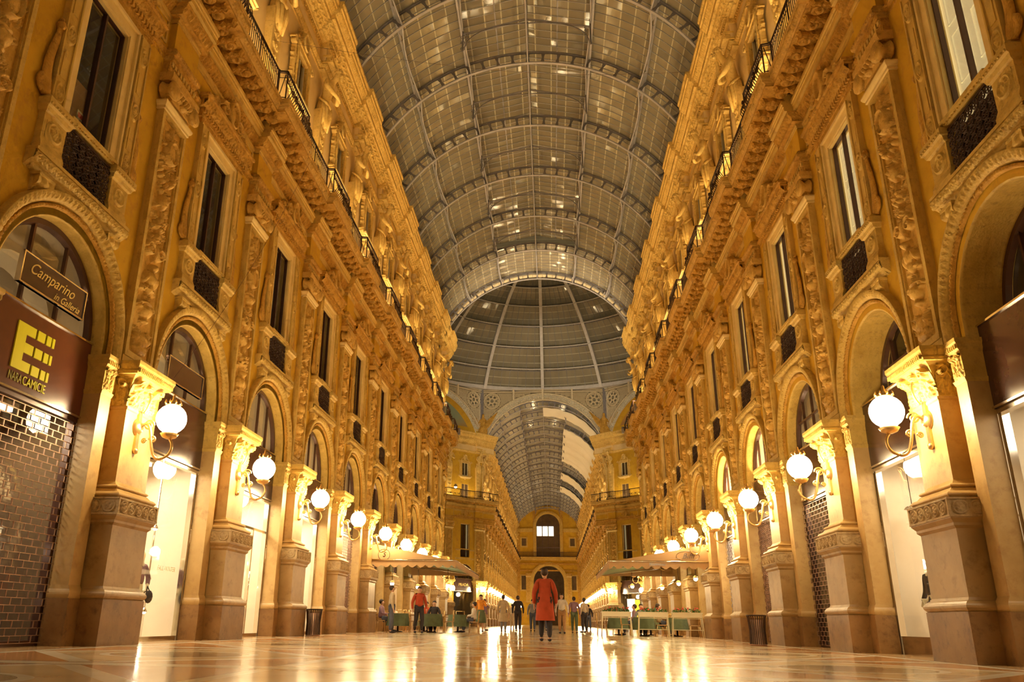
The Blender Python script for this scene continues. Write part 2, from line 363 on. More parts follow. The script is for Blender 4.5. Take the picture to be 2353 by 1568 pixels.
def resample(prof, ds):
    P = np.asarray(prof, float); out = [P[0]]
    for a, b in zip(P[:-1], P[1:]):
        n = max(1, int(round(np.linalg.norm(b - a) / ds)))
        out += [a + (b - a) * (i + 1) / n for i in range(n)]
    out = np.array(out); d = np.linalg.norm(np.diff(out, axis=0), axis=1); s = np.r_[0, np.cumsum(d)]
    T = np.gradient(out, axis=0); T /= np.linalg.norm(T, axis=1)[:, None] + 1e-9
    return out, s, np.stack([T[:, 1], -T[:, 0]], 1)
def molding(mb, prof, H=None, ds=.025, du=.035, u0=-HB, u1=HB, step=None, m=0, smooth=True, join=None):
    """run a moulding profile (p, z) along the wall; step = (half width, extra distance) of the break forward at u=0"""
    pr, s, nrm = resample(prof, ds); n = max(2, int(round((u1 - u0) / du)) + 1)
    U = list(np.linspace(u0, u1, n)); D = [0.0] * len(U)
    if step:
        hw, dp = step; U2, D2 = [], []
        for u in U:
            if abs(abs(u) - hw) < 1e-3: u += 2e-3
            U2.append(u); D2.append(dp if abs(u) < hw else 0)
        for e in (-hw, hw):
            for d in (0, dp): U2.append(e + (1e-4 if (d > 0) == (e < 0) else -1e-4)); D2.append(d)
        o = np.argsort(U2); U = np.array(U2)[o]; D = np.array(D2)[o]
    U = np.array(U); D = np.array(D)
    h = H(U[:, None], s[None, :]) if H else np.zeros((len(U), len(s)))
    h = np.broadcast_to(h, (len(U), len(s)))
    P = np.stack([pr[None, :, 0] + D[:, None] + nrm[None, :, 0] * h, np.broadcast_to(U[:, None], h.shape), pr[None, :, 1] + nrm[None, :, 1] * h], -1)
    return mb.grid(P, m, smooth)
def H_egg(w, s0, s1, h):
    c = (s0 + s1) / 2; b = (s1 - s0) / 2
    def f(u, s):
        x = (np.mod(u, w) / w - .5) * 2
        e = h * np.clip(1 - (x / .62) ** 2 - ((s - c) / b) ** 2, 0, 1) ** .5
        d = h * .6 * np.clip(1 - ((np.abs(x) - 1) / .16) ** 2, 0, 1) ** .5 * (np.abs(s - c) < b)
        shell = h * .5 * np.clip(1 - ((np.hypot(x / .78, (s - c) / (b * 1.12)) - 1) / .13) ** 2, 0, 1) ** .5
        return np.maximum(np.maximum(e, d), shell)
    return f
def H_leaves(w, s0, s1, h):
    def f(u, s):
        t = np.clip((s - s0) / (s1 - s0), 0, 1); x = (np.mod(u + w / 2 * 0, w) / w - .5) * 2
        wd = .85 * np.sin(PI * (.08 + .84 * t)) ** .6 * (1 + .2 * np.cos(t * 18))
        k = np.clip(1 - (x / wd) ** 2, 0, 1) ** .5 * (.6 + .4 * np.cos(np.abs(x) * 9 + t * 9))
        return h * k * ((s > s0) & (s < s1))
    return f
def H_scroll(w, s0, s1, h):
    def f(u, s):
        c = (s0 + s1) / 2; b = (s1 - s0) / 2
        x = (np.mod(u, w) / w - .5) * w; z = s - c + 0 * x
        r = np.hypot(x, z); th = np.arctan2(z, x)
        k = np.clip(1 - ((r - b * .72) / (b * .2)) ** 2, 0, 1) ** .5 * (.6 + .4 * np.cos(5 * th + 14 * r / b))
        c2 = np.clip(1 - (r / (b * .34)) ** 2, 0, 1) ** .5 * (.6 + .4 * np.cos(5 * th))
        g = np.clip(1 - (np.hypot(np.abs(x) - w / 2, z) / (b * .3)) ** 2, 0, 1) ** .5
        return h * np.maximum(np.maximum(k, c2), g * .8) * (np.abs(z) < b)
    return f
def H_bead(w, s0, s1, h):
    def f(u, s):
        x = (np.mod(u, w) / w - .5) * 2; z = (s - (s0 + s1) / 2) / ((s1 - s0) / 2)
        return h * np.clip(1 - (x / .8) ** 2 - z ** 2, 0, 1) ** .5
    return f
def H_sum(*fs):
    def f(u, s):
        a = fs[0](u, s)
        for g in fs[1:]: a = np.maximum(a, g(u, s))
        return a
    return f

def skin_mesh(name, mat, nodes, links, sub=2, root=0, add_smooth=True):
    """one continuous body grown over a skeleton: nodes (x,y,z,rx[,ry])"""
    me = bpy.data.meshes.new('tmp'); me.from_pydata([n[:3] for n in nodes], links, [])
    ob = bpy.data.objects.new('tmp', me); COL.objects.link(ob)
    sk = ob.modifiers.new('s', 'SKIN'); sk.use_smooth_shade = True; sk.branch_smoothing = .6
    for i, n in enumerate(nodes):
        sv = me.skin_vertices[0].data[i]; sv.radius = (n[3], n[4] if len(n) > 4 else n[3]); sv.use_root = (i == root)
    if sub:
        ss = ob.modifiers.new('u', 'SUBSURF'); ss.levels = sub; ss.render_levels = sub
    dg = bpy.context.evaluated_depsgraph_get(); dg.update()
    res = bpy.data.meshes.new_from_object(ob.evaluated_get(dg)); res.name = name
    bpy.data.objects.remove(ob); bpy.data.meshes.remove(me)
    res.materials.clear(); res.materials.append(M[mat])
    for p in res.polygons: p.use_smooth = True
    return res

# ------------------------------------------------------------------ objects
def tag(o, label=None, cat=None, group=None, kind=None):
    if label: o['label'] = label
    if cat: o['category'] = cat
    if group: o['group'] = group
    if kind: o['kind'] = kind
    return o
def link(name, data, parent=None, label=None):
    o = bpy.data.objects.new(name, data); COL.objects.link(o)
    if parent is not None: o.parent = parent
    if label: o['label'] = label
    return o
class Proto:
    """a thing's parts: [name, mesh, label, [sub-parts]]"""
    def __init__(s, name): s.name = name; s.parts = []; s._j = None
    def part(s, name, mesh, label=None):
        p = [name, mesh, label, []]; s.parts.append(p); return p
    def sub(s, p, name, mesh, label=None, off=(0, 0, 0)): p[3].append([name, mesh, label, off]); return s
    def joined(s):
        if s._j is None:
            me = bpy.data.meshes.new(s.name); V = []; F = []; MI = []; SM = []; mats = []
            def addm(m_, off=(0, 0, 0)):
                k = len(V)
                for v in m_.vertices: V.append((v.co[0] + off[0], v.co[1] + off[1], v.co[2] + off[2]))
                mp = []
                for x in m_.materials:
                    if x not in mats: mats.append(x)
                    mp.append(mats.index(x))
                for p in m_.polygons:
                    F.append(tuple(i + k for i in p.vertices)); MI.append(mp[p.material_index]); SM.append(p.use_smooth)
            for p in s.parts:
                addm(p[1])
                for q in p[3]: addm(q[1], q[3])
            me.from_pydata(V, [], F)
            for x in mats: me.materials.append(x)
            me.polygons.foreach_set('material_index', MI); me.polygons.foreach_set('use_smooth', SM); me.update(); s._j = me
        return s._j
    def put(s, loc, rz, label, cat, group=None, kind=None, name=None, whole=False):
        if whole or len(s.parts) == 1:
            o = link(name or s.name, s.joined() if whole else s.parts[0][1])
            if not whole:
                for q in s.parts[0][3]: link(q[0], q[1], o, q[2]).location = q[3]
        else:
            o = link(name or s.name, None)
            for p in s.parts:
                c = link(p[0], p[1], o, p[2])
                for q in p[3]: link(q[0], q[1], c, q[2]).location = q[3]
        o.location = loc; o.rotation_euler = (0, 0, rz)
        return tag(o, label, cat, group, kind)
ORD = ['nearest', 'second', 'third', 'fourth', 'fifth', 'sixth', 'seventh', 'eighth', 'ninth', 'tenth', 'eleventh', 'twelfth']
ORD[0] = 'first'
# ================================================================== facade pieces (local frame: x out of the wall, y along it, z up)
def arc(cx, cz, r, a0, a1, n): return [(cx + r * math.cos(a0 + (a1 - a0) * i / n), cz + r * math.sin(a0 + (a1 - a0) * i / n)) for i in range(n + 1)]
def bulge(z0, z1, p, h, b, n=5): return [(z0 + (z1 - z0) * i / n, p + b * math.sin(PI * i / n), h + b * math.sin(PI * i / n)) for i in range(n + 1)]

def acanthus(R, w, h, hh=.05):
    for cx in (0, w * .36): R.leaf(cx, .02, PI / 2, h * .5, w * .15, hh)
    R.leaf(w * .19, .02, PI / 2, h * .70, w * .14, hh * .8)
    R.spiral(w * .36, h * .74, h * .17, 1.6, hh * 1.5, h * .05)
    R.line(w * .1, h * .35, w * .30, h * .88, h * .03, hh); R.ros(0, h * .80, h * .13, 6, hh * 1.3); R.ell(0, h * .62, w * .07, h * .1, hh, mirror=True)
    return R.noise(.004)
def make_pier():
    P = Proto('marble_pier')
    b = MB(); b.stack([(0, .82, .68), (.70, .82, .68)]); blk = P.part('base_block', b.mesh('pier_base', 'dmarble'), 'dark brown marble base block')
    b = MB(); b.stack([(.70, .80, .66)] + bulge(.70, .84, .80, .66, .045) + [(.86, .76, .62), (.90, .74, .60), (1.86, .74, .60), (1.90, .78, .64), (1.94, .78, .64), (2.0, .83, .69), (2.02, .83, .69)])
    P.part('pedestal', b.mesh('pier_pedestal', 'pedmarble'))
    b = MB(); b.stack([(2.02, .82, .68), (2.30, .82, .68)])
    for z in (2.02, 2.27): b.stack([(z, .845, .705), (z + .03, .845, .705)])
    for u in (-.69, .66): b.box(.8, .845, u, u + .03, 2.02, 2.30)
    for i in range(5):
        R = Relief(.25, .22, .012); R.ring(0, .11, .10, .095, .014, .03); R.ros(0, .11, .075, 5, .032); R.leaf(.0, .11, PI / 4, .1, .02, .03); R.cut(.822, b, -.5 + .25 * i, 2.05)
    for sd in (-1, 1):
        for k in range(3):
            R = Relief(.25, .22, .014); R.ring(0, .11, .10, .095, .014, .03); R.ros(0, .11, .075, 5, .032); R.cut(.05 + .25 * k, b, sd * .682, 2.05, side=sd)
    P.part('carved_band', b.mesh('pier_band', 'carved2'), 'band of carved rosettes')
    b = MB(); b.stack([(2.30, .80, .66)] + bulge(2.31, 2.40, .76, .62, .04) + [(2.41, .72, .58), (2.46, .68, .54)] + bulge(2.47, 2.53, .66, .52, .03) + [(2.54, .62, .48), (2.60, .58, .44), (3.84, .58, .44), (3.86, .60, .46), (3.90, .60, .46)])
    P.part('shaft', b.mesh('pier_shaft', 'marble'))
    b = MB(); b.stack([(3.90, .585, .445), (4.2, .60, .46), (4.38, .68, .54), (4.44, .74, .60), (4.44, .79, .65)] + bulge(4.46, 4.51, .79, .65, .015) + [(4.52, .81, .67), (4.60, .84, .70), (4.66, .84, .70)])
    R = acanthus(Relief(.96, .52, .013), .96, .52, .085); P_ = np.stack([.585 + R.H + .13 * (R.Z / .52) ** 2.2, R.X, 3.90 + R.Z], -1); b.grid(P_)
    for sd in (-1, 1):
        R = acanthus(Relief(.56, .52, .016), .56, .52, .06); b.grid(np.stack([.30 - sd * R.X, sd * (.445 + R.H + .13 * (R.Z / .52) ** 2.2), 3.90 + R.Z], -1))
    for i in range(22): b.box(.80, .84, -.64 + i * .0585, -.61 + i * .0585, 4.46, 4.52)
    P.part('capital', b.mesh('pier_capital', 'light'), 'carved acanthus capital')
    return P
M['carved2'] = surf('carved_stone_band', (.58, .42, .22), (.42, .27, .12), 3, .6, .3, 40, dirt=(.22, .13, .05))

RA, RO, ZS = 1.45, 1.84, 4.92
def make_arch():
    """archivolt round the shop opening with its two jamb pilasters"""
    P = Proto('shop_arch')
    def sweep(prof, Hf, ds=.03, na=96):
        # profile (r, p) run over the half circle and down the stilts to z=4.66
        pr, s, nrm = resample([(p, r) for r, p in prof], ds)
        pts = []
        arcs = [( -1, ZS - 4.66 - 0, i) for i in range(3)]
        A = []
        for i in range(4): A.append((PI, -(1 - i / 4) * (ZS - 4.66)))
        for i in range(na + 1): A.append((PI - PI * i / na, 0))
        for i in range(1, 5): A.append((0, -(i / 4) * (ZS - 4.66)))
        ln = 0; prev = None; G = []
        for a, dz in A:
            c0 = (math.cos(a) * 1.65, math.sin(a) * 1.65 + dz)
            if prev: ln += math.hypot(c0[0] - prev[0], c0[1] - prev[1])
            prev = c0
            h = Hf(np.array([ln]), s) if Hf else 0 * s
            h = np.broadcast_to(h, s.shape)
            r = pr[:, 1] - nrm[:, 1] * h * 0 ; p = pr[:, 0] + h
            G.append(np.stack([p, r * math.cos(a), ZS + dz + r * math.sin(a)], -1))
        return np.array(G)
    b = MB(); b.grid(sweep([(1.45, -.26), (1.45, .09), (1.60, .09), (1.60, .12), (1.62, .14), (1.62, .10)], None, .05))
    P.part('arch_soffit', b.mesh('arch_soffit', 'light'))
    b = MB(); b.grid(sweep([(1.58, .10), (1.60, .15), (1.64, .15), (1.66, .10)], lambda u, s: .018 * (np.mod(u, .075) < .045) * ((s > .04) & (s < .12)), .012, 260))
    P.part('bead_molding', b.mesh('arch_bead', 'carved'))
    b = MB(); b.grid(sweep([(1.66, .12), (1.68, .17), (1.71, .20), (1.80, .24), (1.84, .24), (1.85, .0)], lambda u, s: H_leaves(.11, .06, .20, .026)(u, s), .014, 420))
    P.part('leaf_molding', b.mesh('arch_leaf', 'light'), 'carved leaf moulding')
    for sd in (-1, 1):
        b = MB(); c = sd * 1.615
        b.stack([(0, .26, .18), (.7, .26, .18)], c, 1); b.stack(bulge(.7, .84, .24, .17, .02) + [(.9, .21, .165), (2.3, .21, .165), (3.98, .21, .165)], c)
        jp = P.part('jamb_pilaster', b.mesh('jamb_pilaster', ['marble', 'dmarble']))
        b = MB(); b.stack([(3.98, .215, .168), (4.05, .24, .185), (4.06, .215, .168), (4.45, .23, .175), (4.5, .27, .2), (4.56, .27, .2), (4.6, .30, .22), (4.66, .30, .22)], c)
        R = Relief(.33, .42, .012); R.leaf(.03, .02, PI / 2 - .2, .34, .06, .05); R.spiral(.10, .33, .06, 1.5, .06, .02); R.ros(0, .33, .05, 5, .05); R.leaf(.1, .0, PI / 2, .2, .05, .04); R.noise(.004); R.cut(.217, b, c, 4.06)
        for i in range(7): b.box(.27, .295, c - .19 + i * .058, c - .165 + i * .058, 4.5, 4.56)
        P.sub(jp, 'jamb_capital', b.mesh('jamb_capital', 'light'))
    return P

def candelabra(w, h, seed):
    rnd = random.Random(seed); R = Relief(w, h, .0195); z = .05
    R.ell(0, .30, .20, .16, .10); R.leaf(0.02, .1, .55, .34, .09, .09); R.leaf(.02, .12, 1.1, .40, .07, .10); R.ell(0, .12, .28, .09, .08); R.ell(.2, .34, .10, .09, .09, mirror=True); R.leaf(.05, .42, .25, .30, .07, .08)
    z = .62
    kinds = ['bust', 'urn', 'scroll', 'mask', 'garland', 'flower', 'shield', 'bird']; rnd.shuffle(kinds); kinds = kinds + kinds[:4]
    for k in kinds:
        if z > h - .45: break
        if k == 'bust':
            R.ell(0, z + .52, .075, .10, .13); R.ell(0, z + .30, .15, .17, .11); R.ell(.17, z + .30, .05, .15, .09, .3, True); R.leaf(.02, z + .14, -.4, .26, .07, .08); R.ell(0, z + .12, .09, .14, .09); z += .66
        elif k == 'urn':
            R.ell(0, z + .26, .17, .14, .12); R.ell(0, z + .06, .11, .04, .09); R.line(0, z + .05, 0, z + .2, .05, .08); R.ell(0, z + .42, .2, .035, .09); R.spiral(.2, z + .33, .08, 1.3, .07, .025); R.leaf(0, z + .42, 1.2, .2, .06, .08); z += .62
        elif k == 'scroll':
            R.spiral(.19, z + .20, .15, 1.7, .085, .035); R.leaf(.04, z + .3, .9, .32, .08, .08); R.ell(0, z + .2, .06, .2, .10); R.ros(0, z + .5, .1, 6, .1); z += .58
        elif k == 'mask':
            R.ell(0, z + .25, .14, .18, .12); R.ell(.055, z + .29, .03, .02, .15, mirror=True); R.ell(0, z + .25, .022, .06, .16); R.ell(0, z + .17, .05, .018, .145); R.leaf(.08, z + .36, 1.0, .24, .06, .1); R.leaf(.1, z + .16, -.6, .22, .06, .08); z += .54
        elif k == 'garland':
            for i in range(7): a = -PI / 2 + (i - 3) * .42; R.ell(.30 * math.sin((i - 3) * .42), z + .40 - .30 * math.cos((i - 3) * .42), .065, .06, .09)
            R.ros(.30, z + .42, .08, 5, .1, True); R.leaf(0, z + .2, 1.57, .26, .08, .09); z += .56
        elif k == 'flower':
            R.ros(0, z + .2, .17, 7, .11); R.leaf(.12, z + .14, -.5, .25, .07, .08); R.leaf(.12, z + .26, .6, .27, .07, .08); R.line(0, z, 0, z + .5, .025, .07); z += .46
        elif k == 'shield':
            R.ell(0, z + .24, .16, .21, .10, pw=.25); R.ring(0, z + .24, .18, .23, .03, .12); R.leaf(.16, z + .32, .3, .2, .06, .08); R.leaf(.14, z + .1, -.3, .2, .05, .08); z += .54
        else:
            R.ell(.14, z + .22, .07, .14, .11, -.4, True); R.ell(.10, z + .38, .045, .05, .11, mirror=True); R.leaf(.16, z + .20, .9, .26, .08, .09); R.line(0, z, 0, z + .46, .03, .08); z += .52
    R.line(0, z - .05, 0, h - .1, .03, .06); R.leaf(.02, h - .40, .8, .28, .07, .07); R.ros(0, h - .12, .08, 6, .07)
    return R.noise(.006)
def make_pilaster(seed):
    P = Proto('carved_pilaster')
    b = MB(); b.stack([(4.66, .40, .53), (4.84, .40, .53), (4.86, .34, .51), (9.96, .34, .51)])
    P.part('pilaster_body', b.mesh('pilaster_body', 'light2'))
    b = MB()
    for u in (-.51, .42): b.box(.34, .42, u, u + .09, 4.84, 9.96); b.box(.34, .39, u + (.09 if u < 0 else -.03), u + (.12 if u < 0 else 0), 4.95, 9.9)
    b.box(.34, .42, -.42, .42, 4.84, 4.95); b.box(.34, .42, -.42, .42, 9.88, 9.96)
    P.part('panel_frame', b.mesh('pilaster_frame', 'light'), 'pale stone frame')
    R = candelabra(.82, 4.92, seed); R.H = R.H * 1.45; b = MB(); R.cut(.345, b, 0, 4.95)
    P.part('carved_panel', b.mesh('pilaster_panel', 'relief'), 'carved panel of leaves, busts and urns')
    b = MB(); b.stack([(9.96, .42, .51), (9.97, .45, .545), (10.02, .45, .545), (10.05, .48, .575), (10.10, .50, .60), (10.13, .50, .60), (10.14, .40, .50)])
    P.part('cap_molding', b.mesh('pilaster_cap', 'bright'), 'bright stone moulding')
    b = MB(); b.stack([(10.13, .40, .49), (10.58, .42, .49), (10.58, .52, .6), (10.64, .56, .62), (10.76, .56, .62)])
    R = Relief(.98, .20, .012); R.H = np.maximum(0, .022 * np.cos(R.X * 2 * PI / .07)); R.cut(.40, b, 0, 10.13)
    for sd in (-1, 1):
        v = MB(); b.lathe([(.0, .30), (.17, .30), (.20, .34), (.12, .44), (.2, .54), (.19, .58), (.0, .58)], 20, (0, sd * .46, 10.40), axis='x')
        for k in range(34):
            pass
    R = Relief(1.30, .46, .012)
    R.spiral(.46, .24, .20, 2.2, .07, .035); R.ros(.46, .24, .08, 5, .07, True)
    for i in range(5): R.ell(-.24 + .12 * i, .29, .045, .075, .10)
    R.line(-.4, .39, .4, .39, .035, .07); R.leaf(.05, .18, .2, .3, .04, .07); R.ell(0, .14, .1, .06, .09); R.noise(.004)
    Pg = np.stack([.50 + R.H * 1.15, R.X, 10.16 + R.Z], -1); keep = R.H > .004
    idx = -np.ones(R.H.shape, int); V = []; F = []
    nx, nz = R.H.shape
    cell = keep[:-1, :-1] | keep[1:, :-1] | keep[:-1, 1:] | keep[1:, 1:]
    def vid(i, j):
        if idx[i, j] < 0: idx[i, j] = len(V); V.append(Pg[i, j])
        return idx[i, j]
    for i in range(nx - 1):
        for j in range(nz - 1):
            if cell[i, j]: F.append((vid(i, j), vid(i + 1, j), vid(i + 1, j + 1), vid(i, j + 1)))
    b.add(V, F, 0, True)
    b.stack([(10.2, .50, .42), (10.5, .50, .42)])
    P.part('ionic_capital', b.mesh('ionic_capital', 'relief'), 'scrolled capital with egg and leaf carving')
    return P
M['light2'] = surf('worn_stone', (0.620, 0.393, 0.082), (0.740, 0.505, 0.139), 1.4, .65, .2, 30, dirt=(0.400, 0.224, 0.074))
M['bright'] = surf('bright_stone', (0.880, 0.674, 0.294), (0.800, 0.580, 0.220), 3, .6, .1, 30)

def cutout(mb, R, p, u0, z0, thr=.004, k=1.0, m=0, back=None):
    """relief ornament whose outline is its own: only the raised cells, closed behind"""
    Pg = np.stack([p + R.H * k, u0 + R.X, z0 + R.Z], -1); keep = R.H > thr; nx, nz = R.H.shape
    cell = keep[:-1, :-1] & keep[1:, :-1] & keep[:-1, 1:] & keep[1:, 1:]
    idx = -np.ones(R.H.shape, int); V = []; F = []
    def vid(i, j):
        if idx[i, j] < 0: idx[i, j] = len(V); V.append(Pg[i, j])
        return idx[i, j]
    for i in range(nx - 1):
        for j in range(nz - 1):
            if cell[i, j]: F.append((vid(i, j), vid(i + 1, j), vid(i + 1, j + 1), vid(i, j + 1)))
    n = len(V); V2 = V + [np.array([p - .03 if back is None else back, v[1], v[2]]) for v in V]; F2 = list(F)
    ed = {}
    for f in F:
        for a, b_ in zip(f, f[1:] + f[:1]): ed[(a, b_)] = ed.get((a, b_), 0) + 1
    for (a, b_) in ed:
        if (b_, a) not in ed: F2.append((b_, a, a + n, b_ + n))
    mb.add(V2, F2, m, True)

def make_entab():
    """architrave and frieze between the window heads, broken forward over the pilaster (centred on the pilaster)"""
    P = Proto('architrave_trim')
    b = MB(); st = (.56, .20)
    molding(b, [(.0, 10.76), (.20, 10.76), (.20, 10.94), (.22, 10.95), (.22, 11.06), (.26, 11.08)], None, .06, .2, step=st, smooth=False)
    molding(b, [(.26, 11.08), (.27, 11.20)], H_bead(.06, 0, .1, .02), .02, .02, step=st)
    molding(b, [(.27, 11.20), (.33, 11.22), (.34, 11.30), (.30, 11.36), (.12, 11.38)], H_leaves(.09, .05, .15, .02), .02, .022, step=st)
    b.box(-.1, .41, -.51, .51, 10.76, 12.18); b.box(-.1, .26, -HB, HB, 10.8, 12.18)
    P.part('architrave', b.mesh('architrave', 'carved'))
    b = MB(); u = -HB + .03
    while u < HB - .08:
        d = .20 if abs(u + .035) < .54 else 0
        b.box(.2 + d, .255 + d, u, u + .075, 10.96, 11.06); u += .125
    P.part('dentil_row', b.mesh('architrave_dentils', 'light2'))
    b = MB(); molding(b, [(.285, 11.38), (.285, 12.02)], None, .3, .3, step=(.52, .145), smooth=False)
    P.part('frieze', b.mesh('frieze_wall', 'ochre'))
    b = MB(); molding(b, [(.27, 12.02), (.29, 12.03), (.29, 12.08), (.31, 12.10), (.31, 12.16)], None, .05, .3, step=(.54, .15), smooth=False)
    for sd in (-1, 1):
        for uu in (sd * .66, sd * 2.35): b.box(.26, .31, uu - .03, uu + .03, 11.44, 11.98)
        for zz in (11.42, 11.94): b.box(.26, .31, min(sd * .66, sd * 2.35), max(sd * .66, sd * 2.35), zz, zz + .06)
    P.part('panel_frame', b.mesh('frieze_frame', 'light2'))
    return P
def make_cornice():
    """main cornice and balcony edge, centred on the pilaster"""
    P = Proto('balcony_cornice')
    b = MB(); st = (.66, .22)
    molding(b, [(.20, 12.16), (.26, 12.18), (.34, 12.28), (.42, 12.36), (.44, 12.42), (.42, 12.44)], H_egg(.13, .07, .29, .045), .018, .018, step=st)
    b.box(-.1, .56, -.65, .65, 12.15, 12.9); b.box(-.1, .3, -HB, HB, 12.12, 12.9)
    P.part('egg_and_dart_molding', b.mesh('cornice_egg', 'carved'))
    b = MB(); molding(b, [(.40, 12.43), (.50, 12.45), (.50, 12.56), (.52, 12.57), (.52, 12.62), (.55, 12.64), (.55, 12.72), (.45, 12.73)], None, .05, .3, step=st, smooth=False)
    molding(b, [(.45, 12.68), (.45, 12.92)], None, .2, .3, step=st, smooth=False)
    P.part('corona', b.mesh('cornice_corona', 'light2'))
    b = MB(); molding(b, [(.40, 12.90), (1.02, 12.90), (1.02, 12.93)], None, .6, .3, step=(1.05, .20), smooth=False)
    # rosettes between the brackets, hanging from the soffit
    for i in range(10):
        u = -HB + (i + .5) * B / 10; d = .11 if abs(u) < .7 else 0
        b.lathe([(.15, .0), (.145, -.05), (.11, -.075), (.08, -.04), (.06, -.04), (.055, -.10), (.0, -.12)], 14, (.76 + d, u, 12.90))
    P.part('coffered_soffit', b.mesh('cornice_soffit', 'carved'))
    # bracket
    br = MB(); prof = [(.45, 12.77), (.50, 12.745), (.58, 12.75), (.66, 12.79), (.74, 12.80), (.84, 12.785), (.92, 12.80), (.97, 12.85), (.97, 12.90)]
    pr, s, nrm = resample(prof, .02); w = np.linspace(-.085, .085, 13)
    tt = s / s[-1]
    h = .030 * np.cos(w[:, None] / .085 * PI * 1.5) * np.ones_like(tt)[None] + .022 * np.cos(tt[None, :] * 2 * PI * 5) * (1 - np.abs(w[:, None]) / .085 * .4)
    G = np.stack([pr[None, :, 0] + nrm[None, :, 0] * h, np.broadcast_to((w * 1.0)[:, None], h.shape) * (1 + .25 * np.sin(tt * PI * 5)[None, :]), pr[None, :, 1] + nrm[None, :, 1] * h], -1)
    br.grid(G)
    for k in (0, -1):
        e = G[k]; V = list(e) + [(a[0], a[1], 12.91) for a in e]; n = len(e); br.add(V, [(i, i + 1, n + i + 1, n + i) for i in range(n - 1)], 0, True)
    bm_ = br.mesh('cornice_bracket', 'carved'); P.brackets = []
    us = [-HB + (i) * B / 10 for i in range(10)]
    P.bracket_mesh = bm_; P.us = us
    b = MB(); molding(b, [(.96, 12.92), (1.00, 12.92), (1.00, 12.98), (1.03, 13.0)], None, .04, .3, step=(1.05, .2), smooth=False)
    molding(b, [(1.0, 13.0), (1.02, 13.02), (1.06, 13.10), (1.08, 13.17), (1.04, 13.19)], H_leaves(.12, .02, .2, .035), .016, .02, step=(1.05, .20))
    molding(b, [(1.04, 13.18), (1.10, 13.20), (1.10, 13.31), (-.1, 13.31)], None, .3, .3, step=(1.05, .20), smooth=False)
    P.part('carved_fascia', b.mesh('cornice_fascia', 'light3'))
    return P
M['light3'] = surf('fascia_stucco', (0.780, 0.496, 0.139), (0.620, 0.365, 0.082), 3.0, .65, .3, 35, dirt=(0.400, 0.224, 0.066))

def make_railing():
    """wrought iron railing of the balcony; it swells out over the pilaster"""
    P = Proto('balcony_railing'); z0, z1 = DECK, 14.18
    def px(u):
        a = abs(u); base = .95
        if a > 1.05: return base
        return base + .22
    def path(z, off=0):
        pts = [(.95 + off, -HB, z), (.95 + off, -1.05, z), (1.17 + off, -1.0, z), (1.17 + off, 1.0, z), (.95 + off, 1.05, z), (.95 + off, HB, z)]
        return pts
    b = MB(); b.tube(path(z1), .028, 6); b.tube(path(z1 - .05), .018, 6); P.part('handrail', b.mesh('railing_top', 'iron'))
    b = MB(); b.tube(path(z0 + .06), .016, 6); b.tube(path(z1 - .2), .010, 5)
    u = -HB + .05
    while u < HB:
        x = px(u)
        if abs(u) > 1.0: b.tube([(x, u, z0 + .04), (x, u, z1)], .011, 5)
        u += .115
    P.part('baluster_lattice', b.mesh('railing_bars', 'iron'))
    b = MB()
    for i in range(19):
        u = -.98 + i * .109
        prof = [(1.17, z0), (1.24, z0 + .08), (1.31, z0 + .22), (1.28, z0 + .38), (1.20, z0 + .5), (1.15, z0 + .65), (1.17, z1)]
        b.tube([(x, u, z) for x, z in prof], .012, 5)
    for c in (-.6, 0, .6):
        for sg in (-1, 1):
            a = np.linspace(0, 2.6 * PI, 22); r = .14 * (1 - a / (2.9 * PI)); b.tube(np.stack([1.27 + 0 * a, c + sg * (.13 - 0) - sg * r * np.cos(a), z0 + .32 + r * np.sin(a)], 1), .013, 5)
        b.lathe([(.0, 1.31), (.06, 1.32), (.05, 1.35), (.0, 1.36)], 10, (0, c, z0 + .32), axis='x')
    for sd in (-1, 1):
        b.tube([(.95, sd * 1.05, z0), (.95, sd * 1.05, z1 + .04)], .03, 6); b.tube([(1.17, sd * 1.0, z0), (1.17, sd * 1.0, z1)], .02, 6)
        b.tube([(1.0, sd * 1.04, z0 + .1), (1.13, sd * 1.02, z1 - .1)], .012, 5)
    P.part('swelled_lattice', b.mesh('railing_swell', 'iron'), 'bowed wrought iron section with scrolls')
    return P

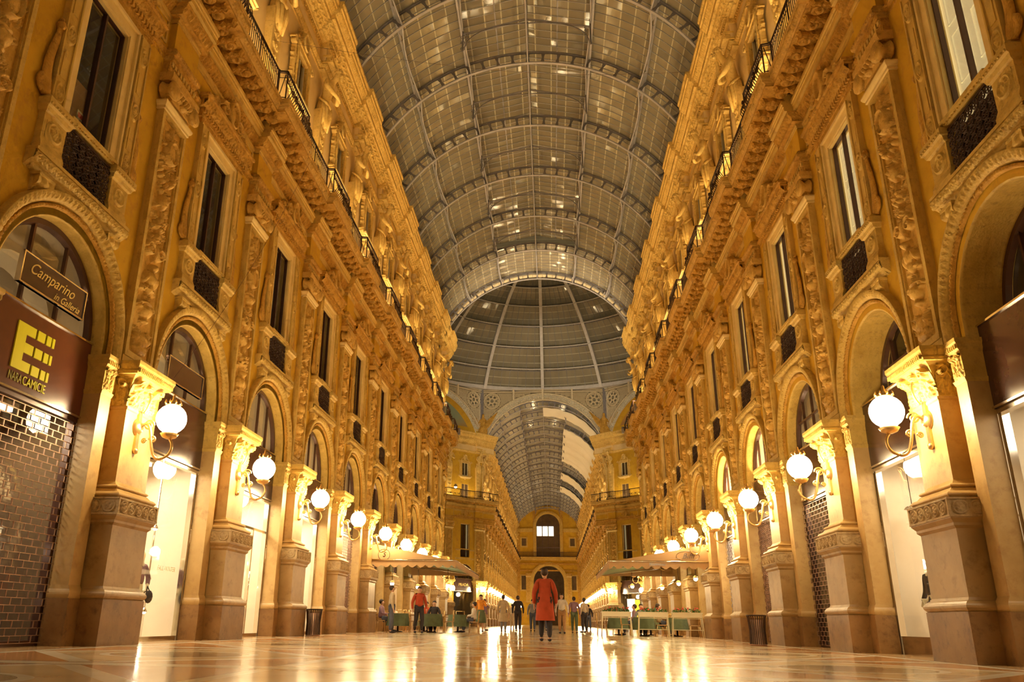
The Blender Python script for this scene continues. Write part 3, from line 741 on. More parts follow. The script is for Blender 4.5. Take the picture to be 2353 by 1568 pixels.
def make_window():
    """tall first-floor window in its carved surround, centred on the arch below"""
    P = Proto('window'); b = MB()
    # glass frame and panes
    for u0, u1 in ((-.62, -.57), (.57, .62), (-.022, .022)): b.box(-.06, .02, u0, u1, 7.1, 10.62)
    for z in (7.1, 10.57): b.box(-.06, .02, -.62, .62, z, z + .06)
    fr = P.part('window_frame', b.mesh('win_frame', 'bronze'))
    b = MB(); b.add([(-.03, -.60, 7.1), (-.03, .60, 7.1), (-.03, .60, 10.6), (-.03, -.60, 10.6)], [(0, 1, 2, 3)]); P.sub(fr, 'pane', b.mesh('win_pane', 'pane'))
    b = MB()
    for sd in (-1, 1):
        b.box(.0, .12, min(sd * .62, sd * .86), max(sd * .62, sd * .86), 7.0, 10.86); b.box(.12, .17, min(sd * .80, sd * .86), max(sd * .80, sd * .86), 7.9, 10.86); b.box(-.1, .09, min(sd * .60, sd * .66), max(sd * .60, sd * .66), 7.0, 10.64)
    b.box(-.1, .12, -.86, .86, 10.62, 10.86); b.box(.12, .17, -.86, .86, 10.80, 10.86); b.box(-.1, .09, -.66, .66, 10.58, 10.66)
    P.part('stone_casing', b.mesh('win_casing', 'bright'), 'bright stone casing')
    for sd in (-1, 1):
        b = MB(); c = sd * 1.04
        b.box(-.05, .18, c - .16, c + .16, 7.9, 10.86)
        b.box(.18, .205, c - .16, c - .13, 7.95, 10.8); b.box(.18, .205, c + .13, c + .16, 7.95, 10.8)
        for zc, zl in ((8.15, .0), (9.25, 0), (10.45, 0)):
            R = Relief(.26, .40, .013); R.ring(0, .2, .105, .16, .02, .035); R.ros(0, .2, .08, 6, .04); R.leaf(0, .1, 1.57, .2, .05, .04); R.cut(.182, b, c, zc - .2)
        for zc in (8.65, 9.85): b.box(.18, .195, c - .07, c + .07, zc - .22, zc + .22)
        st = P.part('side_strip', b.mesh('win_strip', 'light2'))
        # scroll on the outer flank
        v = MB(); R = Relief(.5, 1.5, .016); pts = []
        a = np.linspace(0, 1, 30); cx = .02 + .16 * np.sin(a * PI) ** 1.2 * (1 - a * .7); zz = 7.95 + a * 1.25
        for off in (0.0,): v.tube(np.stack([np.full(30, .14), sd * (1.22 + cx), zz], 1), np.linspace(.055, .03, 30), 8, flat=2.2)
        t = np.linspace(0, 3.6 * PI, 40); r = .15 * (1 - t / (4.2 * PI)); v.tube(np.stack([np.full(40, .14), sd * (1.34 + 0 * t) - sd * r * np.cos(t), 8.10 + r * np.sin(t)], 1), .03, 6, flat=2.5)
        v.ball((.14, sd * 1.25, 9.25), .07, 8, sq=(1.3, 1, 1.3)); v.ball((.14, sd * 1.25, 9.36), .045, 8)
        P.part('side_scroll', v.mesh('win_scroll', 'carved'))
    # balustrade
    b = MB(); b.box(.26, .42, -.68, .68, 7.88, 7.91); b.box(.24, .46, -.68, .68, 7.91, 7.97)
    for i in range(15): b.ball((.425, -.6 + i * .086, 7.895), .018, 6)
    b.xf(Matrix.Translation((-.20, 0, 0))); P.part('rail_cap', b.mesh('win_rail', 'light'))
    b = MB()
    b.box(.36, .38, -.68, .68, 7.0, 7.04); b.box(.36, .38, -.68, .68, 7.80, 7.84)
    for i in range(7):
        for j in range(5):
            cu, cz = -.57 + i * .19, 7.10 + j * .155
            a = np.linspace(0, 2 * PI, 13)[:-1]; b.tube(np.stack([.37 + 0 * a, cu + .085 * np.cos(a), cz + .07 * np.sin(a)], 1), .013, 4, closed=True)
            for q in range(3):
                an = q * PI / 3 + .3; b.tube([(.37, cu - .10 * math.cos(an), cz - .08 * math.sin(an)), (.37, cu + .10 * math.cos(an), cz + .08 * math.sin(an))], .011, 4)
    b.xf(Matrix.Translation((-.20, 0, 0))); P.part('iron_grating', b.mesh('win_grating', 'iron'), 'dark wrought iron grating')
    for sd in (-1, 1):
        b = MB(); c = sd * .98; b.stack([(7.0, .44, .30), (7.1, .44, .30), (7.22, .40, .28), (7.66, .40, .28), (7.68, .44, .31), (7.74, .46, .33), (7.76, .50, .35), (7.88, .50, .35), (7.95, .44, .3)], c)
        R = Relief(.40, .34, .014); R.ring(0, .17, .16, .14, .02, .03); R.leaf(0, .05, 1.57, .25, .08, .035); R.cut(.405, b, c, 7.27)
        for i in range(9): b.ball((.505, c - .31 + i * .078, 7.79), .02, 6)
        b.xf(Matrix.Translation((-.20, 0, 0))); P.part('pedestal', b.mesh('win_pedestal', 'light'))
    b = MB(); molding(b, [(.0, 6.60), (.18, 6.60), (.22, 6.66), (.30, 6.70), (.36, 6.74), (.36, 6.78), (.40, 6.79)], None, .03, .5, u0=-1.28, u1=1.28)
    molding(b, [(.40, 6.79), (.46, 6.83), (.48, 6.93), (.44, 6.96)], H_scroll(.12, .02, .16, .035), .014, .016, u0=-1.36, u1=1.36)
    b.box(-.05, .48, -1.36, 1.36, 6.95, 7.00)
    for sd in (-1, 1): b.prism([(0, 6.62), (.2, 6.62), (.36, 6.76), (.44, 6.82), (.46, 6.99), (0, 6.99)], 'y', min(sd * 1.26, sd * 1.36), max(sd * 1.26, sd * 1.36))
    b.xf(Matrix.Translation((-.20, 0, 0))); P.part('sill', b.mesh('win_sill', 'light'), 'carved stone sill')
    for sd in (-1, 1):
        b = MB(); c = sd * .98
        prof = [(.02, 6.22), (.10, 6.20), (.20, 6.26), (.30, 6.36), (.40, 6.44), (.46, 6.56), (.46, 6.66)]
        pr, s, nrm = resample(prof, .02); w = np.linspace(-.17, .17, 23)
        h = .035 * np.abs(np.cos(w[:, None] / .17 * PI)) + .02 * np.sin(s[None, :] / s[-1] * PI * 6)
        G = np.stack([pr[None, :, 0] + nrm[None, :, 0] * h, c + np.broadcast_to(w[:, None], h.shape) * (1 + .12 * np.sin(s / s[-1] * PI * 3))[None, :], pr[None, :, 1] + nrm[None, :, 1] * h], -1); b.grid(G)
        for k in (0, -1): e = G[k]; n = len(e); b.add(list(e) + [(a_[0], a_[1], 6.68) for a_ in e], [(i, i + 1, n + i + 1, n + i) for i in range(n - 1)], 0, True)
        b.box(0, .48, c - .19, c + .19, 6.62, 6.68)
        b.xf(Matrix(((.8, 0, 0, -.13), (0, 1, 0, 0), (0, 0, .72, 6.68 * .28), (0, 0, 0, 1)))); P.part('bracket', b.mesh('win_bracket', 'light'))
    # head
    b = MB(); b.box(-.05, .26, -1.22, 1.22, 10.86, 10.98)
    molding(b, [(.26, 10.98), (.28, 11.06)], H_bead(.07, 0, .08, .025), .015, .018, u0=-1.26, u1=1.26)
    for i in range(24): b.box(.26, .33, -1.26 + i * .106, -1.20 + i * .106, 11.08, 11.18)
    b.box(-.05, .28, -1.28, 1.28, 10.98, 11.20)
    molding(b, [(.32, 11.20), (.35, 11.24), (.40, 11.32), (.42, 11.36)], H_leaves(.1, .02, .18, .035), .014, .018, u0=-1.38, u1=1.38)
    b.box(-.05, .32, -1.36, 1.36, 11.20, 11.38)
    b.box(-.05, .42, -1.40, 1.40, 11.36, 11.42); b.box(-.05, .47, -1.43, 1.43, 11.42, 11.48)
    b.xf(Matrix.Translation((-.10, 0, 0)))
    P.part('lintel', b.mesh('win_lintel', 'carved'), 'projecting carved window head')
    b = MB(); R = Relief(2.4, .80, .016)
    R.ell(0, .36, .20, .30, .12, pw=.3); R.ring(0, .36, .22, .32, .045, .16); R.leaf(.0, .60, PI / 2, .2, .10, .14); R.spiral(.42, .26, .20, 1.7, .13, .055); R.spiral(.85, .15, .13, 1.6, .11, .045)
    R.leaf(.25, .30, .25, .40, .10, .12); R.leaf(.6, .20, -.05, .40, .08, .10); R.line(.0, .03, 1.12, .03, .05, .10); R.ell(1.1, .10, .07, .12, .10, mirror=True); R.line(.25, .55, .62, .38, .04, .1)
    cutout(b, R, .14, 0, 11.48, k=1.6, back=.02)
    P.part('crest', b.mesh('win_crest', 'relief'), 'scrolled crest with an oval medallion')
    return P
def make_attic_window():
    P = Proto('window'); b = MB()
    for u0, u1 in ((-.46, -.40), (.40, .46), (-.025, .025)): b.box(-.06, .02, u0, u1, 15.95, 17.5)
    for z in (15.95, 17.44): b.box(-.06, .02, -.46, .46, z, z + .06)
    fr = P.part('window_frame', b.mesh('attic_frame', 'shutter')); b = MB(); b.add([(-.03, -.44, 15.97), (-.03, .44, 15.97), (-.03, .44, 17.48), (-.03, -.44, 17.48)], [(0, 1, 2, 3)]); P.sub(fr, 'pane', b.mesh('attic_pane', 'pane'))
    b = MB(); b.box(-.1, .14, -.64, -.46, 15.9, 17.6); b.box(-.1, .14, .46, .64, 15.9, 17.6); b.box(-.1, .14, -.64, .64, 17.46, 17.62)
    for sd in (-1, 1): b.box(.14, .18, min(sd * .58, sd * .64), max(sd * .58, sd * .64), 15.9, 17.62)
    b.box(.14, .18, -.64, .64, 17.56, 17.62)
    P.part('stone_casing', b.mesh('attic_casing', 'upcarved'))
    b = MB(); R = Relief(2.1, 3.1, .02)
    R.line(.74, .45, .74, 1.9, .07, .09); R.leaf(.72, .5, PI / 2, .7, .12, .13); R.leaf(.72, 1.2, PI / 2, .7, .12, .13); R.spiral(.82, .42, .15, 1.6, .12, .04); R.spiral(.84, 2.02, .16, 1.6, .12, .04)
    R.leaf(.6, 2.15, 2.3, .62, .14, .13); R.ell(0, 2.55, .18, .26, .15, pw=.3); R.ring(0, 2.55, .22, .30, .04, .17); R.line(.62, 1.98, .12, 2.30, .05, .1); R.line(0, 1.95, .62, 1.95, .05, .1)
    R.leaf(.1, 2.7, .6, .30, .08, .12); R.line(.0, .22, .62, .22, .05, .1); R.leaf(.05, .12, .25, .55, .08, .10); R.ell(0, .12, .10, .10, .11); R.leaf(.30, 2.38, .1, .34, .08, .1)
    cutout(b, R, .03, 0, 15.45, k=1.15, back=-.02)
    P.part('carved_surround', b.mesh('attic_surround', 'uprelief'), 'carved scroll surround')
    b = MB(); b.box(0, .26, -.78, .78, 15.76, 15.84); b.box(0, .20, -.72, .72, 15.68, 15.76); P.part('sill', b.mesh('attic_sill', 'bright'))
    # low window behind the railing
    b = MB(); b.box(-.06, .0, -.46, .46, 13.4, 15.0); P.part('dim_room', attic_back()); low = P.part('low_casement', b.mesh('attic_low', 'darkroom'), 'small dark window behind the railing')
    b = MB()
    for u0, u1 in ((-.58, -.46), (.46, .58)): b.box(-.05, .08, u0, u1, DECK, 15.12)
    b.box(-.05, .08, -.58, .58, 15.0, 15.12); b.box(-.02, .02, -.02, .02, 13.4, 15.0); P.sub(low, 'casing', b.mesh('attic_low_casing', 'pale'))
    return P
def make_top_entab():
    P = Proto('top_cornice'); b = MB(); st = (.42, .30)
    molding(b, [(.08, 18.62), (.14, 18.63), (.15, 18.70)], None, .04, .4, step=(.36, .18), smooth=False)
    molding(b, [(.15, 18.70), (.20, 18.78), (.23, 18.86), (.10, 18.88)], H_egg(.12, .01, .18, .035), .018, .02, step=(.36, .18))
    b.box(-.1, .30, -.35, .35, 18.64, 20.1); b.box(-.1, .43, -.415, .415, 19.505, 20.1); b.box(-.1, .35, -1.04, 1.04, 19.70, 20.2); b.box(-.1, .25, -HB, HB, 19.68, 20.3)
    P.part('architrave', b.mesh('top_architrave', 'upcarved'))
    b = MB(); molding(b, [(.12, 18.88), (.12, 19.56)], None, .3, .4, step=(.38, .24), smooth=False); P.part('frieze', b.mesh('top_frieze', 'pale'))
    b = MB(); molding(b, [(.10, 19.50), (.16, 19.52), (.16, 19.58)], None, .05, .4, step=st, smooth=False)
    u = -HB + .03
    while u < HB - .06:
        d = .30 if abs(u + .035) < .41 else 0
        b.box(.12 + d, .20 + d, u, u + .07, 19.58, 19.70); u += .122
    P.part('dentil_row', b.mesh('top_dentils', 'upcarved'))
    b = MB(); molding(b, [(.14, 19.58), (.14, 19.70), (.24, 19.71)], None, .05, .4, step=st, smooth=False)
    molding(b, [(.24, 19.71), (.30, 19.80), (.40, 19.94), (.52, 20.05), (.56, 20.12), (.5, 20.14)], H_scroll(.30, .04, .46, .07), .02, .022, step=(1.05, .12))
    P.part('rosette_band', b.mesh('top_rosettes', 'upcarved'), 'deep band of carved rosettes')
    b = MB(); molding(b, [(.5, 20.13), (.62, 20.15), (.62, 20.32), (.66, 20.34)], None, .05, .4, step=(1.05, .16), smooth=False)
    molding(b, [(.66, 20.34), (.70, 20.40), (.78, 20.50), (.80, 20.56)], H_leaves(.12, .02, .24, .03), .018, .024, step=(1.05, .16))
    molding(b, [(.80, 20.56), (.84, 20.58), (.85, 20.72), (.90, 20.78), (.90, 20.88), (-.1, 20.9)], None, .1, .4, step=(1.05, .16), smooth=False)
    P.part('crown_molding', b.mesh('top_crown', 'upcarved'))
    return P
def herm(P, body):
    b = MB(); b.stack([(DECK, .40, .40), (13.75, .40, .40), (13.8, .32, .32), (13.9, .26, .26), (16.9, .36, .38), (17.0, .36, .38)])
    R = Relief(.5, 2.6, .02); 
    for k in range(6): R.leaf(.02, .15 + k * .38, .9, .26, .07, .06); R.ros(0, .3 + k * .38, .07, 6, .07)
    R.ell(0, 2.4, .16, .15, .09); R.noise(.005); G = np.stack([.265 + R.H + .10 * R.Z / 3.0, R.X * (1 + .25 * R.Z / 2.6), 14.1 + R.Z], -1); b.grid(G)
    P.part('tapering_pedestal', b.mesh('herm_post', 'uprelief'))
    b = MB(); b.stack([(18.88, .62, .40), (18.95, .62, .40), (18.96, .52, .34), (19.12, .52, .34), (19.13, .56, .38), (19.2, .56, .38)]); P.part('impost', b.mesh('herm_impost', 'upcarved'))
def make_statue(kind):
    """half figure that bends out from the wall under the top cornice"""
    P = Proto('statue'); s = 1 if kind == 0 else -1
    nodes = [(.24, 0, 16.75, .20, .24), (.27, 0, 17.10, .20, .25), (.31, 0, 17.42, .16, .20), (.37, 0, 17.78, .19, .25), (.46, 0, 18.14, .18, .27), (.58, 0, 18.36, .085), (.68, .02 * s, 18.48, .125, .12), (.76, .03 * s, 18.66, .165, .15), (.72, .02 * s, 18.80, .09),
             (.45, .31, 18.20, .115), (.50, .44, 17.86, .10), (.68, .34, 17.58, .085), (.74, .08, 17.80 if s > 0 else 17.66, .07), (.76, -.06, 17.84 if s > 0 else 17.66, .055),
             (.45, -.31, 18.20, .115), (.50, -.44, 17.86, .10), (.70, -.32, 17.64, .085), (.80, -.10, 17.96 if s < 0 else 17.60, .07), (.82, .04, 18.12 if s < 0 else 17.56, .055)]
    if kind == 1: nodes[17] = (.74, -.20, 18.28, .06); nodes[18] = (.78, -.12, 18.46, .045)
    links = [(0, 1), (1, 2), (2, 3), (3, 4), (4, 5), (5, 6), (6, 7), (7, 8), (4, 9), (9, 10), (10, 11), (11, 12), (12, 13), (4, 14), (14, 15), (15, 16), (16, 17), (17, 18)]
    for hnd in (13, 18):
        hx, hy, hz_ = nodes[hnd][:3]; dy = -1 if hnd == 13 else 1
        for q in range(4): nodes.append((hx + .03, hy + dy * .05, hz_ + .035 * (q - 1.5), .022)); nodes.append((hx + .01, hy + dy * (.11 - .01 * abs(q - 1.5)), hz_ + .038 * (q - 1.5), .018)); links += [(hnd, len(nodes) - 2), (len(nodes) - 2, len(nodes) - 1)]
    body = skin_mesh('statue_body', 'uprelief', nodes, links, 2)
    P.part('figure', body)
    b = MB()
    # hair, beard and face
    hd = np.array(nodes[7][:3]); 
    for k in range(46):
        a = RNG.uniform(0, 2 * PI); e = RNG.uniform(-.2, 1.3)
        b.ball(hd + np.array([-.03 + .12 * math.cos(e) * math.cos(a), .13 * math.cos(e) * math.sin(a), .14 * math.sin(e) + .02]), RNG.uniform(.05, .065), 6)
    for k in range(12): b.ball(hd + np.array([.08 + RNG.uniform(-.02, .04), RNG.uniform(-.06, .06), -.10 - k * .010]), .06, 6)
    b.ball(hd + np.array([.17, 0, -.05]), .035, 6, sq=(1, .7, 1.6)); 
    for q in (-1, 1): b.ball(hd + np.array([.14, q * .055, .0]), .024, 6)
    P.part('hair', b.mesh('statue_hair', 'uprelief'))
    b = MB(); n = 22
    for k in range(n):      # folds of the drapery round the hips
        a = -PI * .60 + PI * 1.20 * k / (n - 1); x0 = .24; w = .030 + .016 * (k % 3)
        b.tube([(x0 + .20 * math.cos(a), .25 * math.sin(a), 17.36 + .04 * math.sin(k * 2.1)), (x0 + .25 * math.cos(a), .29 * math.sin(a), 17.10), (x0 + .23 * math.cos(a + .1), .27 * math.sin(a + .1), 16.74), (x0 + .20 * math.cos(a + .15), .22 * math.sin(a + .15), 16.46 + .10 * math.cos(k * 1.3))], [w, w * 1.2, w, w * .6], 6)
    b.tube([(.20, .30, 17.42), (.40, .24, 17.26), (.52, 0, 17.22), (.42, -.22, 17.34), (.20, -.30, 17.48)], [.05, .065, .075, .065, .05], 8)
    b.tube([(.52, .06, 17.22), (.54, .10, 16.9), (.46, .08, 16.3)], [.06, .07, .03], 7)
    P.part('drapery', b.mesh('statue_drapery', 'uprelief'))
    herm(P, None)
    return P

def make_lamp():
    P = Proto('wall_lamp')
    b = MB(); b.lathe([(.0, .56), (.15, .57), (.16, .60), (.10, .63), (.09, .66), (.0, .67)], 18, (0, 0, 3.62), axis='x'); b.box(.57, .62, -.05, .05, 3.2, 4.35)
    for z in (3.2, 4.35): b.ball((.61, 0, z), .06, 8)
    P.part('wall_plate', b.mesh('lamp_plate', 'brass'))
    b = MB(); t = np.linspace(0, 1, 26)
    bez = lambda p: np.array([((1 - u) ** 3) * np.array(p[0]) + 3 * u * (1 - u) ** 2 * np.array(p[1]) + 3 * u * u * (1 - u) * np.array(p[2]) + u ** 3 * np.array(p[3]) for u in t])
    b.tube(bez([(.64, 0, 3.62), (.95, 0, 3.95), (.78, 0, 2.98), (1.10, 0, 3.06)]), .028, 8); b.tube(bez([(1.10, 0, 3.06), (1.28, 0, 3.10), (1.32, 0, 3.30), (1.22, 0, 3.40)]), .024, 8)
    b.tube(bez([(.62, 0, 4.30), (.80, 0, 4.32), (.78, 0, 3.98), (.66, 0, 3.88)]), .018, 6)
    P.part('scroll_arm', b.mesh('lamp_arm', 'brass'))
    for cx, cz, r, h in ((.80, 3.66, .10, 1), (.90, 3.40, .07, -1), (.74, 3.38, .05, 1)):
        b = MB(); a = np.linspace(0, 3.4 * PI, 36); rr = r * (1 - a / (4 * PI)); b.tube(np.stack([cx + rr * np.cos(a) * h, 0 * a, cz + rr * np.sin(a)], 1), .015, 6)
        b.ball((cx, 0, cz), r * .25, 8)
        P.part('spiral', b.mesh('lamp_spiral', 'brass'))
    b = MB(); b.lathe([(.0, 3.40), (.05, 3.41), (.12, 3.44), (.16, 3.50), (.12, 3.52), (.10, 3.53), (.0, 3.53)], 16, (1.20, 0, 0)); P.part('globe_cup', b.mesh('lamp_cup', 'brass'))
    b = MB(); b.ball((1.20, 0, 3.77), .262, 24); P.part('globe', b.mesh('lamp_globe', 'globe'), 'glowing white glass globe')
    b = MB(); b.lathe([(.12, 4.02), (.10, 4.04), (.06, 4.04), (.07, 4.08), (.03, 4.12), (.02, 4.2), (.0, 4.22)], 14, (1.20, 0, 0))
    for k in range(8):
        a = k * PI / 4; b.tube([(1.20 + .10 * math.cos(a), .10 * math.sin(a), 4.03), (1.20 + .15 * math.cos(a), .15 * math.sin(a), 4.05), (1.20 + .13 * math.cos(a), .13 * math.sin(a), 4.11)], .012, 5)
    P.part('crown_cap', b.mesh('lamp_crown', 'brass'))
    return P

# ------------------------------------------------------------------ the walls themselves
def wall_bay(mb, c, upper=True):
    """plaster wall of one bay with the arched shop opening and its windows; c = centre along the wall"""
    q = lambda u0, u1, z0, z1, p=.27, m=0: mb.add([(p, c + u0, z0), (p, c + u1, z0), (p, c + u1, z1), (p, c + u0, z1)], [(0, 1, 2, 3)], m)
    R_ = RA + .02
    q(-HB, -R_, 0, 6.9); q(R_, HB, 0, 6.9); n = 24
    for i in range(n):
        a0, a1 = PI - PI * i / n, PI - PI * (i + 1) / n
        p0, p1 = (R_ * math.cos(a0), ZS + R_ * math.sin(a0)), (R_ * math.cos(a1), ZS + R_ * math.sin(a1))
        mb.add([(.27, c + p0[0], p0[1]), (.27, c + p1[0], p1[1]), (.27, c + p1[0], 6.9), (.27, c + p0[0], 6.9)], [(0, 1, 2, 3)], 0)
    q(-HB, -.63, 6.9, 12.95); q(.63, HB, 6.9, 12.95); q(-.63, .63, 6.9, 7.08); q(-.63, .63, 10.64, 12.95)
    if upper:
        q(-HB, -.47, DECK - .1, 19.6, .10, 1); q(.47, HB, DECK - .1, 19.6, .10, 1); q(-.47, .47, 15.0, 15.93, .10, 1); q(-.47, .47, 17.52, 19.6, .10, 1); q(-.47, .47, DECK - .1, 13.4, .10, 1)
        q(-HB, HB, 19.5, 21.6, -.02, 1)
def window_back(kind):
    m = {0: 'darkroom', 1: 'glowshutter'}[kind]
    b = MB()
    def cav(hw, z0, z1, p0, p1):
        b.add([(p1, -hw, z0), (p1, hw, z0), (p1, hw, z1), (p1, -hw, z1), (p0, -hw, z0), (p0, hw, z0), (p0, hw, z1), (p0, -hw, z1)], [(0, 1, 2, 3), (0, 1, 5, 4), (3, 2, 6, 7), (0, 3, 7, 4), (1, 2, 6, 5)])
    cav(.64, 7.0 if kind == 0 else 7.93, 10.68, -.04, -.75 if kind == 0 else -.14)
    if kind: b.box(-.2, -.10, -.64, .64, 6.98, 7.93, 2)
    if kind == 0:      # pale curtain and picture inside
        b.box(-.5, -.48, .15, .55, 7.3, 9.4, 1); b.box(-.62, -.6, -.5, -.1, 8.6, 9.2, 1)
    else:
        for z0, z1 in ((7.3, 8.4), (8.6, 9.5), (9.7, 10.5)):
            for u in (-.31, .31):
                b.box(-.14, -.12, u - .22, u - .20, z0, z1); b.box(-.14, -.12, u + .20, u + .22, z0, z1); b.box(-.14, -.12, u - .22, u + .22, z0, z0 + .02); b.box(-.14, -.12, u - .22, u + .22, z1 - .02, z1)
    return b.mesh('win_back', [m, 'canvas', 'darkroom'])
def attic_back():
    b = MB(); hw, z0, z1, p0, p1 = .48, 15.9, 17.55, -.04, -.4
    b.add([(p1, -hw, z0), (p1, hw, z0), (p1, hw, z1), (p1, -hw, z1), (p0, -hw, z0), (p0, hw, z0), (p0, hw, z1), (p0, -hw, z1)], [(0, 1, 2, 3), (0, 1, 5, 4), (3, 2, 6, 7), (0, 3, 7, 4), (1, 2, 6, 5)])
    return b.mesh('attic_back', 'darkroom')
# ================================================================== glass vault
ZC, RI, RG = 17.0, 7.49, 8.12
def vp(r, deg, y=0): a = math.radians(deg); return (r * math.sin(a), y, ZC + r * math.cos(a))
def web_cells(mb, r0, r1, a0, a1, n, y, hole=.62, m=0):
    """perforated arch web: one lozenge-cornered hole per cell"""
    for i in range(n):
        A0, A1 = a0 + (a1 - a0) * i / n, a0 + (a1 - a0) * (i + 1) / n
        def P(u, v): return vp(r0 + (r1 - r0) * v, A0 + (A1 - A0) * u, y)
        out = [(0, 0), (.5, 0), (1, 0), (1, .5), (1, 1), (.5, 1), (0, 1), (0, .5)]
        q = (1 - hole) / 2
        k_ = .10 if hole < .7 else .05; inn = [(q * .7 + k_, q), (.5, q * .8), (1 - q * .7 - k_, q), (1 - q * .6, .5), (1 - q * .7 - k_, 1 - q), (.5, 1 - q * .8), (q * .7 + k_, 1 - q), (q * .6, .5)]
        V = [P(*o) for o in out] + [P(*o) for o in inn]
        mb.add(V, [(k, (k + 1) % 8, 8 + (k + 1) % 8, 8 + k) for k in range(8)], m)
def arc_bar(mb, r, a0, a1, w, t, y=0, n=60, m=0):
    P = []
    for i in range(n + 1):
        a = a0 + (a1 - a0) * i / n
        P.append([vp(r, a, y - w / 2), vp(r, a, y + w / 2), vp(r + t, a, y + w / 2), vp(r + t, a, y - w / 2), vp(r, a, y - w / 2)])
    mb.grid(P, m, False)
def make_rib(mats=('steel', 'dsteel'), r=RI, depth=.56, hole=.80, deg=66):
    P = Proto('iron_rib')
    b = MB(); arc_bar(b, r, -deg, deg, .13, .055); P.part('inner_chord', b.mesh('rib_chord', mats[0]))
    b = MB(); web_cells(b, r + .04, r + depth, -deg, deg, int(deg / 2.45), -.012, hole); web_cells(b, r + .04, r + depth, -deg, deg, int(deg / 2.45), .012, hole); P.part('pierced_web_lattice', b.mesh('rib_web', mats[1]))
    b = MB(); arc_bar(b, r + depth, -deg, deg, .12, .05); P.part('outer_chord', b.mesh('rib_outer', mats[1]))
    return P
def make_roof(lantern=True):
    """glass roof of one bay, from this rib to the next one"""
    P = Proto('glass_roof')
    def panel(a0, a1, nu, name):
        b = MB(); n = 14; G = [[vp(RG, a0 + (a1 - a0) * i / n, y) for y in (0, B)] for i in range(n + 1)]; b.grid(G)
        me = b.mesh(name, 'vglass'); uvl = me.uv_layers.new(name='UVMap')
        for p in me.polygons:
            for li in p.loop_indices:
                v = me.vertices[me.loops[li].vertex_index].co; a = math.degrees(math.atan2(v.x, v.z - ZC)); uvl.data[li].uv = (v.y / .489 + 40, (a + 90) / 4.4)
        return me
    rng = [(-66, -20), (20, 66)] + ([] if lantern else [(-20, 20)])
    for a0, a1 in rng: P.part('glazing', panel(a0, a1, 10, 'vault_glazing'))
    b = MB()
    for a0, a1 in rng:
        for k in range(1, 10): arc_bar(b, RG - .03, a0, a1, .016, .03, k * B / 10, 16)
    P.part('glazing_bar_lattice', b.mesh('vault_bars', 'steel'))
    for a in (-60, -40, -20, 0, 20, 40, 60):
        if abs(a) == 60: continue
        b = MB(); n = 12; up = .38
        # bowed lower flange between the ribs and straight top member with posts
        low = [vp(RI + .03 + (up if a else .10) * math.sin(PI * i / n) , a, B * i / n) for i in range(n + 1)]
        b.tube(low, .035, 6); top = [vp(RG - .10 if a or not lantern else RI + .16, a, B * i / n) for i in range(n + 1)]; b.tube(top, .05 if a else .03, 4)
        for i in range(n):
            if i in (0, 1, 2, n - 3, n - 2, n - 1) or i % 3 == 0: b.add([low[i], low[i + 1], top[i + 1], top[i]], [(0, 1, 2, 3)]) if (i < 2 or i > n - 3) else b.tube([low[i], top[i]], .015, 4)
        P.part('purlin', b.mesh('vault_purlin', 'steel' if a == 0 else 'steel'))
    if lantern:
        x0, z0 = 2.80, ZC + RG * math.cos(math.radians(20)); z1 = z0 + .35; zr = z1 + .65
        b = MB()
        b.add([(-x0 - .15, 0, z1), (-x0 - .15, B, z1), (0, B, zr), (0, 0, zr)], [(0, 1, 2, 3)]); b.add([(x0 + .15, 0, z1), (x0 + .15, B, z1), (0, B, zr), (0, 0, zr)], [(0, 1, 2, 3)])
        for s_ in (-1, 1): b.add([(s_ * x0, 0, z0), (s_ * x0, B, z0), (s_ * x0, B, z1), (s_ * x0, 0, z1)], [(0, 1, 2, 3)])
        me = b.mesh('lantern_glass', 'vglass'); uvl = me.uv_layers.new(name='UVMap')
        for p in me.polygons:
            for li in p.loop_indices:
                v = me.vertices[me.loops[li].vertex_index].co; uvl.data[li].uv = (v.y / .489 + 20, (v.x if abs(p.normal.z) > .3 else v.z) / .72 + 60.5)
        lt = P.part('lantern_glazing', me)
        b = MB()
        for k in range(10):
            y = k * B / 10; b.tube([(-x0 - .1, y, z1 - .03), (0, y, zr - .03), (x0 + .1, y, z1 - .03)], .018, 4)
        for x in (-1.35, 1.35): b.tube([(x, 0, z1 + .36), (x, B, z1 + .36)], .035, 6)
        b.tube([(0, 0, zr - .1), (0, B, zr - .1)], .04, 6)
        for s_ in (-1, 1): b.box(s_ * x0 - .04, s_ * x0 + .04, 0, B, z0 - .12, z0 + .05); b.box(s_ * x0 - .05, s_ * x0 + .05, 0, B, z1 - .1, z1)
        P.sub(lt, 'lantern_bar_lattice', b.mesh('lantern_bars', 'steel'))
        b = MB(); y = B / 2; n = 28; A = []; T = []
        for i in range(n + 1):
            u = -1 + 2 * i / n; x = u * (x0 - .1); A.append((x, y, 23.35 + 1.28 * (1 - abs(u) ** 2.6) ** .5)); T.append((x, y, 24.25 + .62 * (1 - abs(u))))
        b.tube(A, .03, 6); b.tube(T, .05, 4)
        for i in range(n):
            if T[i][2] - A[i][2] > .28 and (i < 9 or i > n - 10):
                for q in range(3):
                    w = (q + .5) / 3; c = (A[i][0], y, A[i][2] * (1 - w) + T[i][2] * w); r = min(.09, (T[i][2] - A[i][2]) / 7); a = np.linspace(0, 2 * PI, 9)[:-1]
                    b.tube(np.stack([c[0] + r * np.cos(a), y + 0 * a, c[2] + r * np.sin(a)], 1), .014, 4, closed=True)
        for i in range(4, n - 3, 2): b.tube([A[i], T[i]], .012, 4)
        for s_ in (0, -1): b.tube([A[s_], (A[s_][0], y, z0)], .035, 4)
        P.part('lantern_truss_lattice', b.mesh('lantern_truss', 'dsteel'), 'arched iron truss of the raised roof light')
    return P

